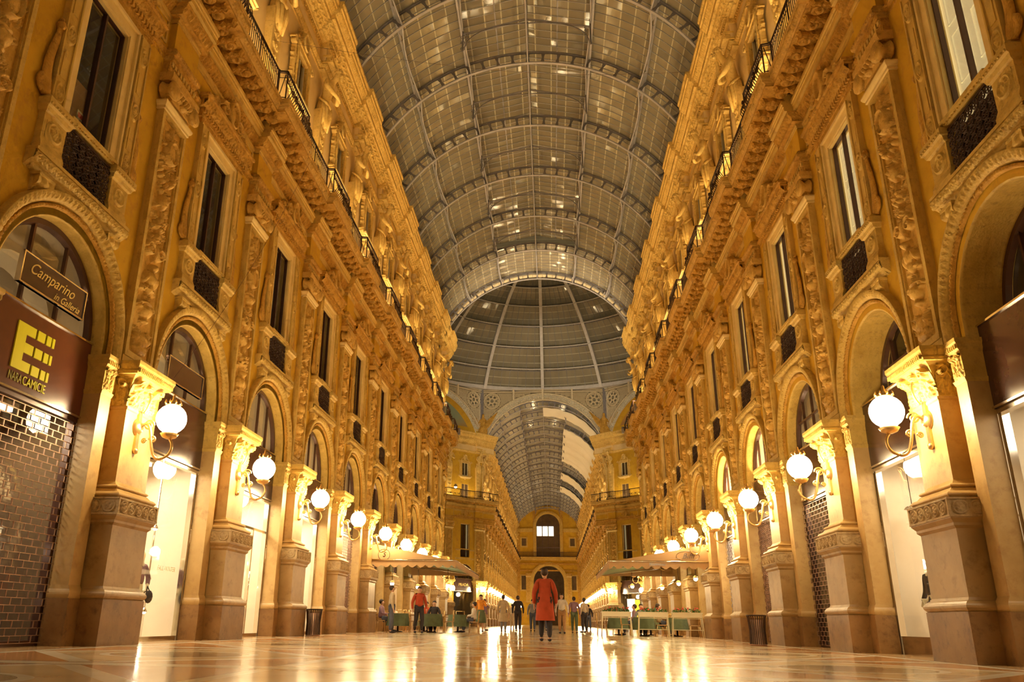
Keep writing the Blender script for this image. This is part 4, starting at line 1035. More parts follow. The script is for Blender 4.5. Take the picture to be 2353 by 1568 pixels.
# ================================================================== shop fronts
def brick_grille(mb, u0, u1, z0, z1, p, dz=.105, du=.30, r=.006):
    k = 0; z = z0
    while z < z1: 
        mb.box(p - r, p + r, u0, u1, z - r * .8, z + r * .8)
        u = u0 + (du / 2 if k % 2 else 0)
        while u < u1 and z + dz <= z1 + .01: mb.box(p - r, p + r, u - r * .8, u + r * .8, z, z + dz); u += du
        z += dz; k += 1
def make_shop(style):
    """frame, glass, board and fanlight of one shop; origin at the arch centre"""
    P = Proto('storefront'); p = -.12
    metal = {'dark': 'bronze', 'bright': 'chrome', 'gold': 'bronze'}[style['metal']]
    zb, zt = style.get('board', (3.54, 4.85))
    b = MB()
    for s_ in (-1, 1): b.box(p - .05, p + .06, min(s_ * 1.38, s_ * 1.46), max(s_ * 1.38, s_ * 1.46), 0, zb)
    b.box(p - .05, p + .08, -1.46, 1.46, zb - .07, zb); b.box(p - .05, p + .05, -1.46, 1.46, 0, style.get('kick', .08))
    if style.get('door'):
        for u in (-.45, .45): b.box(p - .03, p + .04, u - .03, u + .03, .05, 2.7)
        b.box(p - .03, p + .04, -1.4, 1.4, 2.66, 2.72)
        for u in (-.37, .37): b.tube([(p + .07, u, .9), (p + .07, u, 1.6)], .018, 6)
    P.part('metal_frame', b.mesh('shop_frame', metal))
    b = MB(); b.add([(p, -1.40, .06), (p, 1.40, .06), (p, 1.40, zb - .05), (p, -1.40, zb - .05)], [(0, 1, 2, 3)]); P.part('display_glass', b.mesh('shop_glass', 'shopglass'))
    b = MB(); b.box(p - .04, p + .10, -1.47, 1.47, zb, zt); bd = P.part('fascia_board', b.mesh('shop_board', style['boardm']))
    b = MB(); 
    for z in (zb + .005, zt - .02): b.box(p + .09, p + .13, -1.47, 1.47, z, z + .03)
    if style['metal'] == 'gold':
        for s_ in (-1, 1): b.box(p + .09, p + .12, min(s_ * 1.40, s_ * 1.44), max(s_ * 1.40, s_ * 1.44), zb, zt)
    P.sub(bd, 'edge_strip', b.mesh('shop_strip', 'brass' if style['metal'] == 'gold' else 'chrome'))
    # fanlight
    b = MB(); n = 32; ring = []; p_ = p; p = p - style.get('deep', 0)
    for i in range(n + 1):
        a = PI * i / n; c, s_ = math.cos(a), math.sin(a)
        ring.append([(p - .08, 1.45 * c, ZS + 1.45 * s_), (p + .06, 1.45 * c, ZS + 1.45 * s_), (p + .06, 1.36 * c, ZS + 1.36 * s_), (p - .02, 1.32 * c, ZS + 1.32 * s_)])
    b.grid(ring, 0, False)
    for u in (-.72, 0, .72) if not style.get('twobar') else (-.45, .45): b.box(p - .03, p + .03, u - .022, u + .022, zt, ZS + math.sqrt(1.4 ** 2 - u * u))
    if style.get('crossbar'): b.box(p - .03, p + .03, -1.2, 1.2, ZS + .62, ZS + .66)
    fl = P.part('fanlight_frame', b.mesh('fan_frame', 'bronze'), 'dark frame of the half-round fanlight')
    b = MB(); pts = [(1.4 * math.cos(PI * i / 24), ZS + 1.4 * math.sin(PI * i / 24)) for i in range(25)]; pts = [(1.4, zt)] + pts + [(-1.4, zt)]
    b.add([(p - .03, u_, z_) for u_, z_ in pts], [tuple(range(len(pts)))]); P.sub(fl, 'fanlight_pane', b.mesh('fan_pane', 'pane'))
    if style.get('deep'):
        b = MB(); A = [(0, zt - ZS)] + [(PI * i / 40, 0) for i in range(41)] + [(PI, zt - ZS)]
        b.grid([[(x_, 1.452 * math.cos(a), ZS + dz + 1.452 * math.sin(a)) for x_ in (p_ + .14, p - .1)] for a, dz in A], 0, True); b.box(p - .1, p_ + .03, -1.45, 1.45, zt - .03, zt)
        P.part('deep_soffit', b.mesh('fan_soffit', 'light'))
    p = p_
    if style.get('grille'):
        b = MB()
        if style['grille'] == 'round':
            for i in range(17):
                for j in range(32):
                    a = np.linspace(0, 2 * PI, 9)[:-1]; cu, cz = -1.32 + i * .165, .1 + j * .112 
                    b.tube(np.stack([p + .12 + 0 * a, cu + (.08 if j % 2 else 0) + .062 * np.cos(a), cz + .05 * np.sin(a)], 1), .010, 4, closed=True)
        else: brick_grille(b, -1.42, 1.42, .05, zb - .05, p + .12, *( (.10, .17) if style['grille'] == 'fine' else (.105, .26)))
        P.part('roller_grille', b.mesh('shop_grille', 'grille' if style['grille'] != 'pale' else 'steel'), 'closed roller grille')
    return P
def make_room(wall, upper):
    P = Proto('shop_room'); b = MB(); q = lambda V, m=0: b.add(V, [(0, 1, 2, 3)], m)
    p0, p1, h, z1 = -.20, -2.3, 1.75, 3.75
    q([(p1, -h, 0), (p1, h, 0), (p1, h, z1), (p1, -h, z1)]); 
    for s_ in (-h, h): q([(p0, s_, 0), (p1, s_, 0), (p1, s_, z1), (p0, s_, z1)])
    q([(p0, -h, z1), (p1, -h, z1), (p1, h, z1), (p0, h, z1)]); q([(p0, -h, .02), (p1, -h, .02), (p1, h, .02), (p0, h, .02)])
    P.part('back_wall', b.mesh('room_lower', wall))
    b = MB(); z0 = 3.78; z2 = 6.7; p1 = -1.6
    q([(p1, -h, z0), (p1, h, z0), (p1, h, z2), (p1, -h, z2)]); q([(p0, -h, z2), (p1, -h, z2), (p1, h, z2), (p0, h, z2)])
    for s_ in (-h, h): q([(p0, s_, z0), (p1, s_, z0), (p1, s_, z2), (p0, s_, z2)])
    # an inner vault arch seen through the fanlight
    A = [[(-.9, 1.2 * math.cos(PI * i / 16) + .4, 4.6 + 1.5 * math.sin(PI * i / 16)), (-1.15, 1.0 * math.cos(PI * i / 16) + .4, 4.6 + 1.25 * math.sin(PI * i / 16))] for i in range(17)]; b.grid(A)
    P.part('fanlight_wall', b.mesh('room_upper', upper))
    return P

def text(name, body, size, mat, loc, rot, parent, depth=.01, shear=0, xs=1.0):
    cu = bpy.data.curves.new(name, 'FONT'); cu.body = body; cu.size = size; cu.extrude = depth; cu.shear = shear; cu.align_x = 'CENTER'; cu.align_y = 'CENTER'; cu.materials.append(M[mat])
    tmp = bpy.data.objects.new('t', cu); COL.objects.link(tmp); dg = bpy.context.evaluated_depsgraph_get(); dg.update()
    me = bpy.data.meshes.new_from_object(tmp.evaluated_get(dg)); bpy.data.objects.remove(tmp); me.name = name
    o = link(name, me, parent); o.location = loc; o.rotation_euler = rot; o.scale = (xs, 1, 1); return o

# ================================================================== people
def person(label, cat_group, x, y, face, top, low, hair='hair', pose=0, hgt=1.72, skirt=False, seated=False, coat=False):
    k = hgt / 1.72; s = random.Random(hash(label) & 0xffff)
    st = .16 if pose == 1 else .03
    hip = .93 if not seated else .50
    if not seated:
        legs = [(0, 0, .97, .125, .155), (0, .09, .90, .10), (st, .10, .50, .062), (st * .6, .10, .10, .040), (st * .6 + .05, .10, .045, .035), (st * .6 + .16, .11, .035, .032),
                (0, -.09, .90, .10), (-st * .3, -.10, .50, .062), (-st * 1.6, -.10, .11, .040), (-st * 1.6 + .05, -.10, .045, .035), (-st * 1.6 + .15, -.11, .035, .032)]
    else:
        legs = [(0, 0, .55, .13, .165), (.10, .10, .53, .10), (.45, .11, .52, .065), (.47, .11, .10, .042), (.50, .11, .045, .035), (.60, .12, .035, .032),
                (.10, -.10, .53, .10), (.45, -.11, .52, .065), (.45, -.11, .10, .042), (.48, -.11, .045, .035), (.58, -.12, .035, .032)]
    dz = 0 if not seated else -.42
    n0 = len(legs)
    tor = [(.0, 0, 1.10 + dz, .115, .14), (.0, 0, 1.28 + dz, .12, .165), (-.01, 0, 1.41 + dz, .085, .13), (.0, 0, 1.475 + dz, .055), (.012, 0, 1.53 + dz, .062), (.02, 0, 1.60 + dz, .098, .082), (.01, 0, 1.665 + dz, .07)]
    arm = []
    for sd in (1, -1):
        el = (-.03, sd * .27, 1.12 + dz) if not seated else (.05, sd * .27, 1.15 + dz)
        ha = (.10 if (pose == 1 and sd > 0) or seated else .03, sd * .27, .87 + dz) if not seated else (.28, sd * .18, 1.12 + dz)
        if pose == 2 and sd > 0: el = (.10, .26, 1.18); ha = (.22, .10, 1.38)
        arm += [(-.01, sd * .17, 1.42 + dz, .058), el + (.043,), ha + (.028,), (ha[0] + .02, ha[1], ha[2] - .07, .030, .02)]
    nodes = legs + tor + arm
    t = n0
    links = [(0, 1), (1, 2), (2, 3), (3, 4), (4, 5), (0, 6), (6, 7), (7, 8), (8, 9), (9, 10), (0, t), (t, t + 1), (t + 1, t + 2), (t + 2, t + 3), (t + 3, t + 4), (t + 4, t + 5), (t + 5, t + 6)]
    a = t + 7; links += [(t + 2, a), (a, a + 1), (a + 1, a + 2), (a + 2, a + 3), (t + 2, a + 4), (a + 4, a + 5), (a + 5, a + 6), (a + 6, a + 7)]
    # fingers and thumbs
    for hd in (a + 3, a + 7):
        hx, hy, hz = nodes[hd][:3]
        sd = 1 if hy > 0 else -1
        for q in range(4):
            nodes.append((hx + .012 + .018 * (q - 1.5), hy + .004, hz - .045, .0085)); nodes.append((hx + .014 + .018 * (q - 1.5), hy - sd * .012, hz - .045 - .035 + .006 * abs(q - 1.5), .0075))
            links += [(hd, len(nodes) - 2), (len(nodes) - 2, len(nodes) - 1)]
        nodes.append((hx + .035, hy - sd * .02, hz - .01, .010)); nodes.append((hx + .045, hy - sd * .03, hz - .045, .008)); links += [(hd, len(nodes) - 2), (len(nodes) - 2, len(nodes) - 1)]
    bd = skin_mesh('person_body', 'skin', nodes, links, 2, 0); bd.materials.append(M[top]); bd.materials.append(M[low if not skirt else 'skin'])
    for f in bd.polygons:
        c = f.center
        if c.z > 1.47 + dz or (abs(c.y) > .20 and c.z < .93 + dz and not seated) or (seated and c.x > .18 and c.z > .62) or c.z < .10: continue
        f.material_index = 1 if c.z > .96 + dz or abs(c.y) > .205 else 2
    root = link('person', bd); tag(root, label, 'person', cat_group)
    # face
    b = MB(); hz = 1.60 + dz
    b.ball((.105, 0, hz - .005), .014, 6, sq=(1, .8, 1.6))
    for sd in (-1, 1): b.ball((.012, sd * .083, hz), .02, 6, sq=(.8, .4, 1.4))
    link('face_features', b.mesh('face', 'skin'), root)
    b = MB(); 
    for sd in (-1, 1): b.ball((.090, sd * .030, hz + .012), .011, 6)
    b.box(.098, .103, -.022, .022, hz - .05, hz - .045); link('eyes', b.mesh('eyes', 'dark_cloth'), root)
    b = MB(); b.ball((-.028, 0, hz + .035), .108, 14, sq=(.95, .88, .98)); 
    if pose == 2 or skirt: b.ball((-.05, 0, hz - .06), .085, 10, sq=(.8, 1, 1.7))
    link('hair', b.mesh('hair', hair), root)
    # clothes
    sh = [(n[0], n[1], n[2], n[3] + .022, (n[4] if len(n) > 4 else n[3]) + .022) for n in nodes[:a + 8]]
    T = [(0, 0, .95 + dz, .160, .195), sh[t], sh[t + 1], (-.005, 0, 1.405 + dz, .118, .160), sh[a], tuple(sh[a + 1][:3]) + (.058, .058), sh[a + 4], tuple(sh[a + 5][:3]) + (.058, .058)]
    if not seated: 
        for (i, j) in ((2, a + 2), (1, a + 6)): pass
    ws = [tuple(nodes[a + 2][:3]) + (.042, .042), tuple(nodes[a + 6][:3]) + (.042, .042)]
    T = T[:6] + [ws[0]] + T[6:] + [ws[1]]
    T.append((0, 0, 1.475 + dz, .082, .092)); ex = []
    for q_ in (4, 7): T[q_] = (T[q_][0], T[q_][1] * .96, T[q_][2] - .01, .088, .088)
    if coat:
        b = MB(); G = [[(rx * math.cos(j * PI / 12) * (1 + .03 * math.cos(j * 2.1)), ry * math.sin(j * PI / 12), z) for j in range(25)] for rx, ry, z in ((.13, .17, 1.12), (.15, .185, 1.0), (.17, .205, .85), (.19, .225, .65), (.205, .24, .48))]
        b.grid(G); link('coat_tails', b.mesh('coat_tails', top), root)
    link('coat' if coat else 'shirt', skin_mesh('shirt', top, T, [(0, 1), (1, 2), (2, 3), (3, 4), (4, 5), (5, 6), (3, 7), (7, 8), (8, 9), (3, 10)] + ex, 2), root)
    if skirt:
        b = MB(); b.lathe([(.15, 1.02), (.19, .9), (.24, .6), (.27, .42), (.25, .42), (.14, .95)], 16, m=0); link('skirt', b.mesh('skirt', low), root)
    else:
        Lg = [(0, 0, .92 + dz, .115, .148), sh[1], sh[2], tuple(sh[3][:3]) + (.060, .060), sh[6], sh[7], tuple(sh[8][:3]) + (.060, .060)]
        link('trousers', skin_mesh('trousers', low, Lg, [(0, 1), (1, 2), (2, 3), (0, 4), (4, 5), (5, 6)], 1), root)
    b = MB()
    for i in (4, 9): b.ball((nodes[i][0] + .04, nodes[i][1], .045), .06, 8, sq=(2.1, .85, .75))
    link('shoes', b.mesh('shoes', 'dark_cloth'), root)
    root.location = (x, y, 0); root.rotation_euler = (0, 0, face); root.scale = (k, k, k)
    return root
# ================================================================== assemble the near arm
SIDE = {-1: ('boutique side', 0.0, -WX), 1: ('planter side', PI, WX)}
TH = lambda i: ORD[i] if i < len(ORD) else '%dth' % (i + 1)
def T_(side, c, p=0, u=0, z=0):
    """local facade coordinates to world: side -1/+1, c = place along the arcade"""
    return (-WX + p, c + u, z) if side < 0 else (WX - p, c - u, z)
pier, arch, entab, cornice, railing = make_pier(), make_arch(), make_entab(), make_cornice(), make_railing()
pils = [make_pilaster(3), make_pilaster(11)]
win, attic, topent = make_window(), make_attic_window(), make_top_entab()
statues = [make_statue(0), make_statue(1)]
lamp = make_lamp()
backs = [window_back(0), window_back(1)]
def area(name, loc, rot, sx, sy, e, col=(1, .755, .38), parent=None, spread=None):
    l = bpy.data.lights.new(name, 'AREA'); l.shape = 'RECTANGLE'; l.size = sx; l.size_y = sy; l.energy = e; l.color = col
    if spread: l.spread = spread
    o = bpy.data.objects.new(name, l); COL.objects.link(o); o.location = loc; o.rotation_euler = rot
    if parent: o.parent = parent
    return o

NB = 10                    # bays seen from here to the glass dome
wins = 0
for side in (-1, 1):
    nm, rz, wx = SIDE[side]
    w = MB()
    for i in range(-3, NB): wall_bay(w, (YA0 + i * B) * (1 if side < 0 else -1))
    o = link('wall_left' if side < 0 else 'wall_right', w.mesh('arcade_wall', ['ochre', 'pale'])); o.location = (wx, 0, 0); o.rotation_euler = (0, 0, rz)
    tag(o, 'ochre plastered arcade wall on the ' + nm, 'wall', kind='structure')
    for i in range(0, NB):
        c = YA0 + i * B; loc = (wx - side * .18, c, 0)
        arch.put(loc, rz, '%s shop arch in the near arcade, %s' % (TH(i), nm), 'arch', 'shop arches of the near arcade')
        o = win.put(loc, rz, '%s tall window with carved head and iron grating, %s' % (TH(i), nm), 'window', 'tall windows above the shops', 'structure', name='window_%d' % (wins + 1)); wins += 1
        link('window_shutter' if side > 0 else 'room_behind', backs[1 if side > 0 else 0], o)
        if i >= 1:
            attic.put(loc, rz, '%s small upper window in scrolled stucco above the balcony, %s' % (TH(i - 1), nm), 'window', 'small windows above the balcony', 'structure', name='window_%d' % (wins + 1)); wins += 1
    for k in range(-1, NB):
        c = YA0 + HB + k * B
        if k == NB - 1: c -= .55
        loc = (wx, c, 0); j = k + 1
        if k >= 0:
            pier.put(loc, rz, '%s marble pier in the near arcade, %s' % (TH(k), nm), 'pier', 'marble piers of the near arcade')
            lamp.put(loc, rz, '%s glowing globe lamp on a scrolled brass arm, %s' % (TH(k), nm), 'wall lamp', 'globe lamps of the near arcade')
            statues[(k + (side > 0)) % 2].put(loc, rz, '%s stucco half figure bending under the top cornice, %s' % (TH(k), nm), 'statue', 'half figures of the near arcade')
        pils[j % 2].put(loc, rz, '%s tall pilaster carved with leaves and busts, %s' % (TH(j), nm), 'pilaster', 'carved pilasters of the near arcade')
        entab.put(loc, rz, '%s stretch of toothed architrave above the carved pilasters, %s' % (TH(j), nm), 'architrave', 'architrave of the near arcade', 'structure')
        co = cornice.put(loc, rz, '%s stretch of bracketed balcony cornice, %s' % (TH(j), nm), 'cornice', 'balcony cornice of the near arcade', 'structure')
        for u in cornice.us:
            q = link('bracket', cornice.bracket_mesh, co); d = .20 if abs(u) < .7 else 0; q.location = (d, u, 0)
        railing.put(loc, rz, '%s length of bowed wrought iron balcony railing, %s' % (TH(j), nm), 'railing', 'iron railings of the near arcade')
        topent.put(loc, rz, '%s stretch of top cornice with rosette band, %s' % (TH(j), nm), 'cornice', 'top cornice of the near arcade', 'structure')
        # floodlight standing on the balcony, aimed up
        b = MB(); b.box(.50, .66, -.20, .20, DECK, DECK + .16); b.box(.52, .64, -.03, .03, DECK + .16, DECK + .20)
        if j == 0:
            FL = b.mesh('floodlight', 'dsteel')
        o = link('floodlight', FL); o.location = loc; o.rotation_euler = (0, 0, rz); tag(o, 'small grey floodlight box standing on the balcony floor, one of a row', 'floodlight', 'floodlights along the balconies')
        area('balcony_flood', T_(side, c, .58, 0, DECK + .22), (0, PI + side * .25, 0), .5, 3.4, FLOOD, (1, .755, .36))

# ------------------------------------------------------------------ vault ribs and glass of both arms
rib, roofL, roofP = make_rib(), make_roof(True), make_roof(False)
NR = 0
for i in range(0, 10):
    y = 10.95 + i * B
    rib.put((0, y, 0), 0, '%s iron vault rib counted towards the dome' % TH(i), 'vault rib', 'iron ribs of the near vault')
    rf = (roofL if i < 8 else roofP).put((0, y, 0), 0, '%s bay of the glazed barrel vault, counted towards the dome' % TH(i), 'glass roof', 'glazed bays of the near vault', 'structure')
    if i == 9: rf.scale = (1, .38, 1); rf.location.z = .95
rib.put((0, 10.95 - B, 0), 0, 'iron vault rib just overhead, before the row over the arcade', 'vault rib', 'iron ribs of the near vault'); roofL.put((0, 10.95 - B, 0), 0, 'bay of the glazed barrel vault just overhead', 'glass roof', 'glazed bays of the near vault', 'structure')
for side in (-1, 1):      # gutter ledge closing vault against wall
    b = MB(); b.box(min(side * 6.6, side * 7.7), max(side * 6.6, side * 7.7), -4, 57, 20.86, 20.92); b.box(min(side * 7.25, side * 7.6), max(side * 7.25, side * 7.6), -4, 57, 20.3, 21.4)
    tag(link('trim_%d' % (1 if side < 0 else 2), b.mesh('gutter', 'dsteel')), 'dark gutter ledge under the vault on the ' + SIDE[side][0], 'gutter', kind='structure')

# arched front of the near vault towards the dome
b = Proto('dome_arch')
q = MB(); ZCo, RIo = 17.92, 7.72
_z = ZC; ZC = ZCo
arc_bar(q, RIo, -64, 64, .42, .07, 0, 80); b.part('arch_band', q.mesh('dome_arch_band', 'cream'), 'pale panelled band of the arch')
q = MB(); web_cells(q, RIo + .08, RIo + .58, -64, 64, 34, -.20, .66); web_cells(q, RIo + .08, RIo + .58, -64, 64, 34, -.16, .66); b.part('pierced_web_lattice', q.mesh('dome_arch_web', 'steel'))
q = MB(); arc_bar(q, RIo + .08, -64, 64, .02, .5, -.08, 80); b.part('lit_band', q.mesh('dome_arch_lit', 'cream'))
q = MB(); arc_bar(q, RIo + .6, -64, 64, .3, .3, 0, 60)
for k in range(45): a = -62 + k * 124 / 44; q.tube([vp(RIo - .008, a, -.21), vp(RIo - .008, a, .21)], .010, 4)
b.part('outer_chord', q.mesh('dome_arch_outer', 'dsteel'))
ZC = _z
b.put((0, 57.0, 0), 0, 'broad pale arch where the near vault opens into the dome', 'arch', None)

# ================================================================== octagon and dome
YO, AP = 74.3, 17.3
DR, DZ, DH = 17.7, 26.5, 17.0
DPR = np.array([(17.5, 26.25), (15.95, 28.45), (14.05, 30.5), (12.0, 32.32), (9.8, 33.9), (7.5, 35.15), (5.1, 36.0), (2.7, 36.5), (.5, 36.7)])
def dprof(k, off=0.0):
    """dome section: k counts the ring beams up from the base"""
    i = min(7, int(k)); t = k - i; P = lambda j: DPR[j] if 0 <= j <= 8 else (2 * DPR[0] - DPR[1] if j < 0 else 2 * DPR[8] - DPR[7])
    a, b_, c, d = P(i - 1), P(i), P(i + 1), P(i + 2)
    q = .5 * (2 * b_ + (c - a) * t + (2 * a - 5 * b_ + 4 * c - d) * t * t + (3 * b_ - a - 3 * c + d) * t ** 3)
    g = .5 * ((c - a) + 2 * (2 * a - 5 * b_ + 4 * c - d) * t + 3 * (3 * b_ - a - 3 * c + d) * t * t); g /= np.linalg.norm(g)
    return q[0] + g[1] * off, q[1] - g[0] * off
def dpt(az, k, off=0.0):
    a = math.radians(az); r, z = dprof(k, off); return (r * math.sin(a), YO + r * math.cos(a), z)
drib = MB(); G = []
for k in np.linspace(0, 8, 50):
    row = []
    for u, o_ in ((-.17, 0), (.17, 0), (.17, .10), (.05, .12), (.05, .72), (-.05, .72), (-.05, .12), (-.17, .10), (-.17, 0)):
        r_, z_ = dprof(k, o_); row.append((u * (1 if k < 6 else .6), r_, z_))
    G.append(row)
drib.grid(G, 0, False); dribm = drib.mesh('dome_rib', 'bsteel')
g = MB(); G = []
for k in np.linspace(0, 8, 41):
    r_, z_ = dprof(k, .75); G.append([(r_ * math.sin(math.radians(22.5 * j / 9)), r_ * math.cos(math.radians(22.5 * j / 9)), z_) for j in range(10)])
g.grid(G); gore = g.mesh('dome_gore', 'vglass'); uvl = gore.uv_layers.new(name='UVMap'); ks = np.linspace(0, 8, 41)
for p in gore.polygons:
    for li in p.loop_indices:
        vi = gore.loops[li].vertex_index; uvl.data[li].uv = ((vi % 10) / 9 * 7 + .5, ks[vi // 10] * 3 + .5)
g = MB()
for j in range(1, 7):
    a = math.radians(22.5 * j / 7); pts = []
    for k in np.linspace(0, 7.4, 24): r_, z_ = dprof(k, .70); pts.append((r_ * math.sin(a), r_ * math.cos(a), z_))
    g.tube(pts, .020, 4)
gbar = g.mesh('dome_gore_bars', 'steel')
for i in range(16):
    az = i * 22.5
    o = link('dome_rib', dribm); o.location = (0, YO, 0); o.rotation_euler = (0, 0, -math.radians(az)); tag(o, 'curved iron rib of the glass dome, one of sixteen around it', 'dome rib', 'ribs of the dome')
    o = link('dome_roof', gore); o.location = (0, YO, 0); o.rotation_euler = (0, 0, -math.radians(az)); tag(o, 'glazed wedge of the dome between two of its ribs', 'dome glazing', 'glazed wedges of the dome', 'structure')
    link('glazing_bar_lattice', gbar, o)
for k in range(0, 8):
    b = MB(); n = 96
    if k == 0:
        P_ = []
        for j in range(n + 1):
            az = 360 * j / n; e = [dpt(az, 0, -.02), dpt(az, 0, .6)]
            P_.append([e[0][:2] + (DZ - .22,), e[0][:2] + (DZ + .18,), e[1][:2] + (DZ + .18,), e[1][:2] + (DZ - .22,), e[0][:2] + (DZ - .22,)])
        b.grid(P_, 0, False)
    else:
        b.tube([dpt(360 * j / n, k, .03) for j in range(n)], .075, 6, closed=True)
        b.grid([[dpt(360 * j / n, k - .03, .06), dpt(360 * j / n, k - .10, .68)] for j in range(n + 1)], 1, False)
        b.tube([dpt(360 * j / n, k - .16, .55) for j in range(n)], .06, 5, closed=True, m=1)
        for j in range(96): b.tube([dpt(360 * (j + .5) / 96, k - .03, .1), dpt(360 * (j + .5) / 96, k - .16, .55)], .045, 4, m=1)
    tag(link('dome_ring', b.mesh('dome_ring', ['bsteel', 'dsteel'])), ('%s iron ring beam of the dome, counted up from its base' % TH(k)), 'ring beam', 'ring beams of the dome')
def ringtube(b, cu, cz, r, t, p=0, n=12, m=0): a = np.linspace(0, 2 * PI, n + 1)[:-1]; b.tube(np.stack([p + 0 * a, cu + r * np.cos(a), cz + r * np.sin(a)], 1), t, 4, m=m, closed=True)
def make_fret():
    """pierced cream ironwork over one side of the octagon"""
    P = Proto('pierced_ironwork'); zc, r0, r1 = 18.1, 7.02, 7.80; top = DZ - .18
    b = MB()
    for r in (r0, r1):
        b.tube([(.0, r * math.sin(math.radians(a)), zc + r * math.cos(math.radians(a))) for a in np.linspace(-66, 66, 67)], .06, 5)
    nR = 26
    for k in range(nR):
        a = math.radians(-64 + 128 * (k + .5) / nR); cu, cz = 7.41 * math.sin(a), zc + 7.41 * math.cos(a)
        ringtube(b, cu, cz, .26, .035); ringtube(b, cu, cz, .12, .035, n=8)
        for q in range(8): an = q * PI / 4; b.tube([(0, cu + .12 * math.cos(an), cz + .12 * math.sin(an)), (0, cu + .26 * math.cos(an), cz + .26 * math.sin(an))], .025, 4)
        a2 = math.radians(-64 + 128 * k / nR)
        for rr in (7.18, 7.62): ringtube(b, rr * math.sin(a2), zc + rr * math.cos(a2), .08, .03, n=8)
    A = [[(-.03, r * math.sin(math.radians(a)), zc + r * math.cos(math.radians(a))) for r in (r0, r0 + .10)] for a in np.linspace(-66, 66, 60)]; b.grid(A)
    A = [[(-.03, r * math.sin(math.radians(a)), zc + r * math.cos(math.radians(a))) for r in (r1 - .10, r1)] for a in np.linspace(-66, 66, 60)]; b.grid(A)
    P.part('arch_band_lattice', b.mesh('fret_arch', 'cream'))
    inside = lambda u, z, m=.12: math.hypot(u, z - zc) > r1 + m and z < top - .30 and abs(u) < 7.0
    for sd in (-1, 1):
        b = MB(); cu, cz = sd * 5.95, 25.05; R0 = .92
        for t_, r_ in ((.06, R0), (.04, R0 - .12), (.05, .24)): ringtube(b, cu, cz, r_, t_, n=28)
        for q in range(7):
            an = q * 2 * PI / 7; ringtube(b, cu + .52 * math.cos(an), cz + .52 * math.sin(an), .21, .045, n=6)
            b.tube([(0, cu + .28 * math.cos(an + PI / 7), cz + .28 * math.sin(an + PI / 7)), (0, cu + .8 * math.cos(an + PI / 7), cz + .8 * math.sin(an + PI / 7))], .05, 4)
        rs = random.Random(5)
        for i in range(48):
            for j in range(30):
                u = sd * (.1 + i * .15 + (.075 if j % 2 else 0)); z = 21.3 + j * .17
                if inside(u, z) and math.hypot(u - cu, z - cz) > R0 + .10: 
                    ringtube(b, u, z, .072, .026, n=6)
        P.part('rosette_lattice', b.mesh('fret_spandrel', 'cream'))
    b = MB(); b.box(-.1, .1, -7.15, 7.15, top - .28, top - .2); b.box(-.1, .1, -7.15, 7.15, top - .04, top + .02)
    for k in range(90): ringtube(b, -7.05 + k * .158, top - .12, .06, .018, n=6)
    for u in (-3.4, 0, 3.4): b.box(-.02, .26, u - .10, u + .10, zc + math.sqrt(r1 * r1 - u * u) - (.78 if u == 0 else .0), top + .05)
    P.part('top_rail', b.mesh('fret_top', 'cream'))
    b = MB(); G = [[(-.45, u, z) for z in (max(zc + math.sqrt(max(0, 7.95 ** 2 - u * u)), 21.3), top + .3)] for u in np.linspace(-7.15, 7.15, 50)]; b.grid(G, 0, False)
    me = b.mesh('fret_glazing', 'vglass'); uvl = me.uv_layers.new(name='UVMap')
    for p in me.polygons:
        for li in p.loop_indices: v = me.vertices[me.loops[li].vertex_index].co; uvl.data[li].uv = (v.y / .6, v.z / .6)
    P.part('backing_glazing', me)
    return P
fret = make_fret()
SDS = {'north': (0, 91.6, -PI / 2), 'northwest': (-12.235, 86.535, -PI / 4), 'northeast': (12.235, 86.535, -3 * PI / 4)}
fret.put((0, 91.6, 0), -PI / 2, 'pierced cream ironwork arch over the mouth of the far arcade', 'ironwork', None)
fret.put((-12.235, 86.535, 0), -PI / 4, 'pierced cream ironwork arch over the greenish painted lunette', 'ironwork', None)
fret.put((12.235, 86.535, 0), -3 * PI / 4, 'pierced cream ironwork arch over the orange painted lunette', 'ironwork', None)
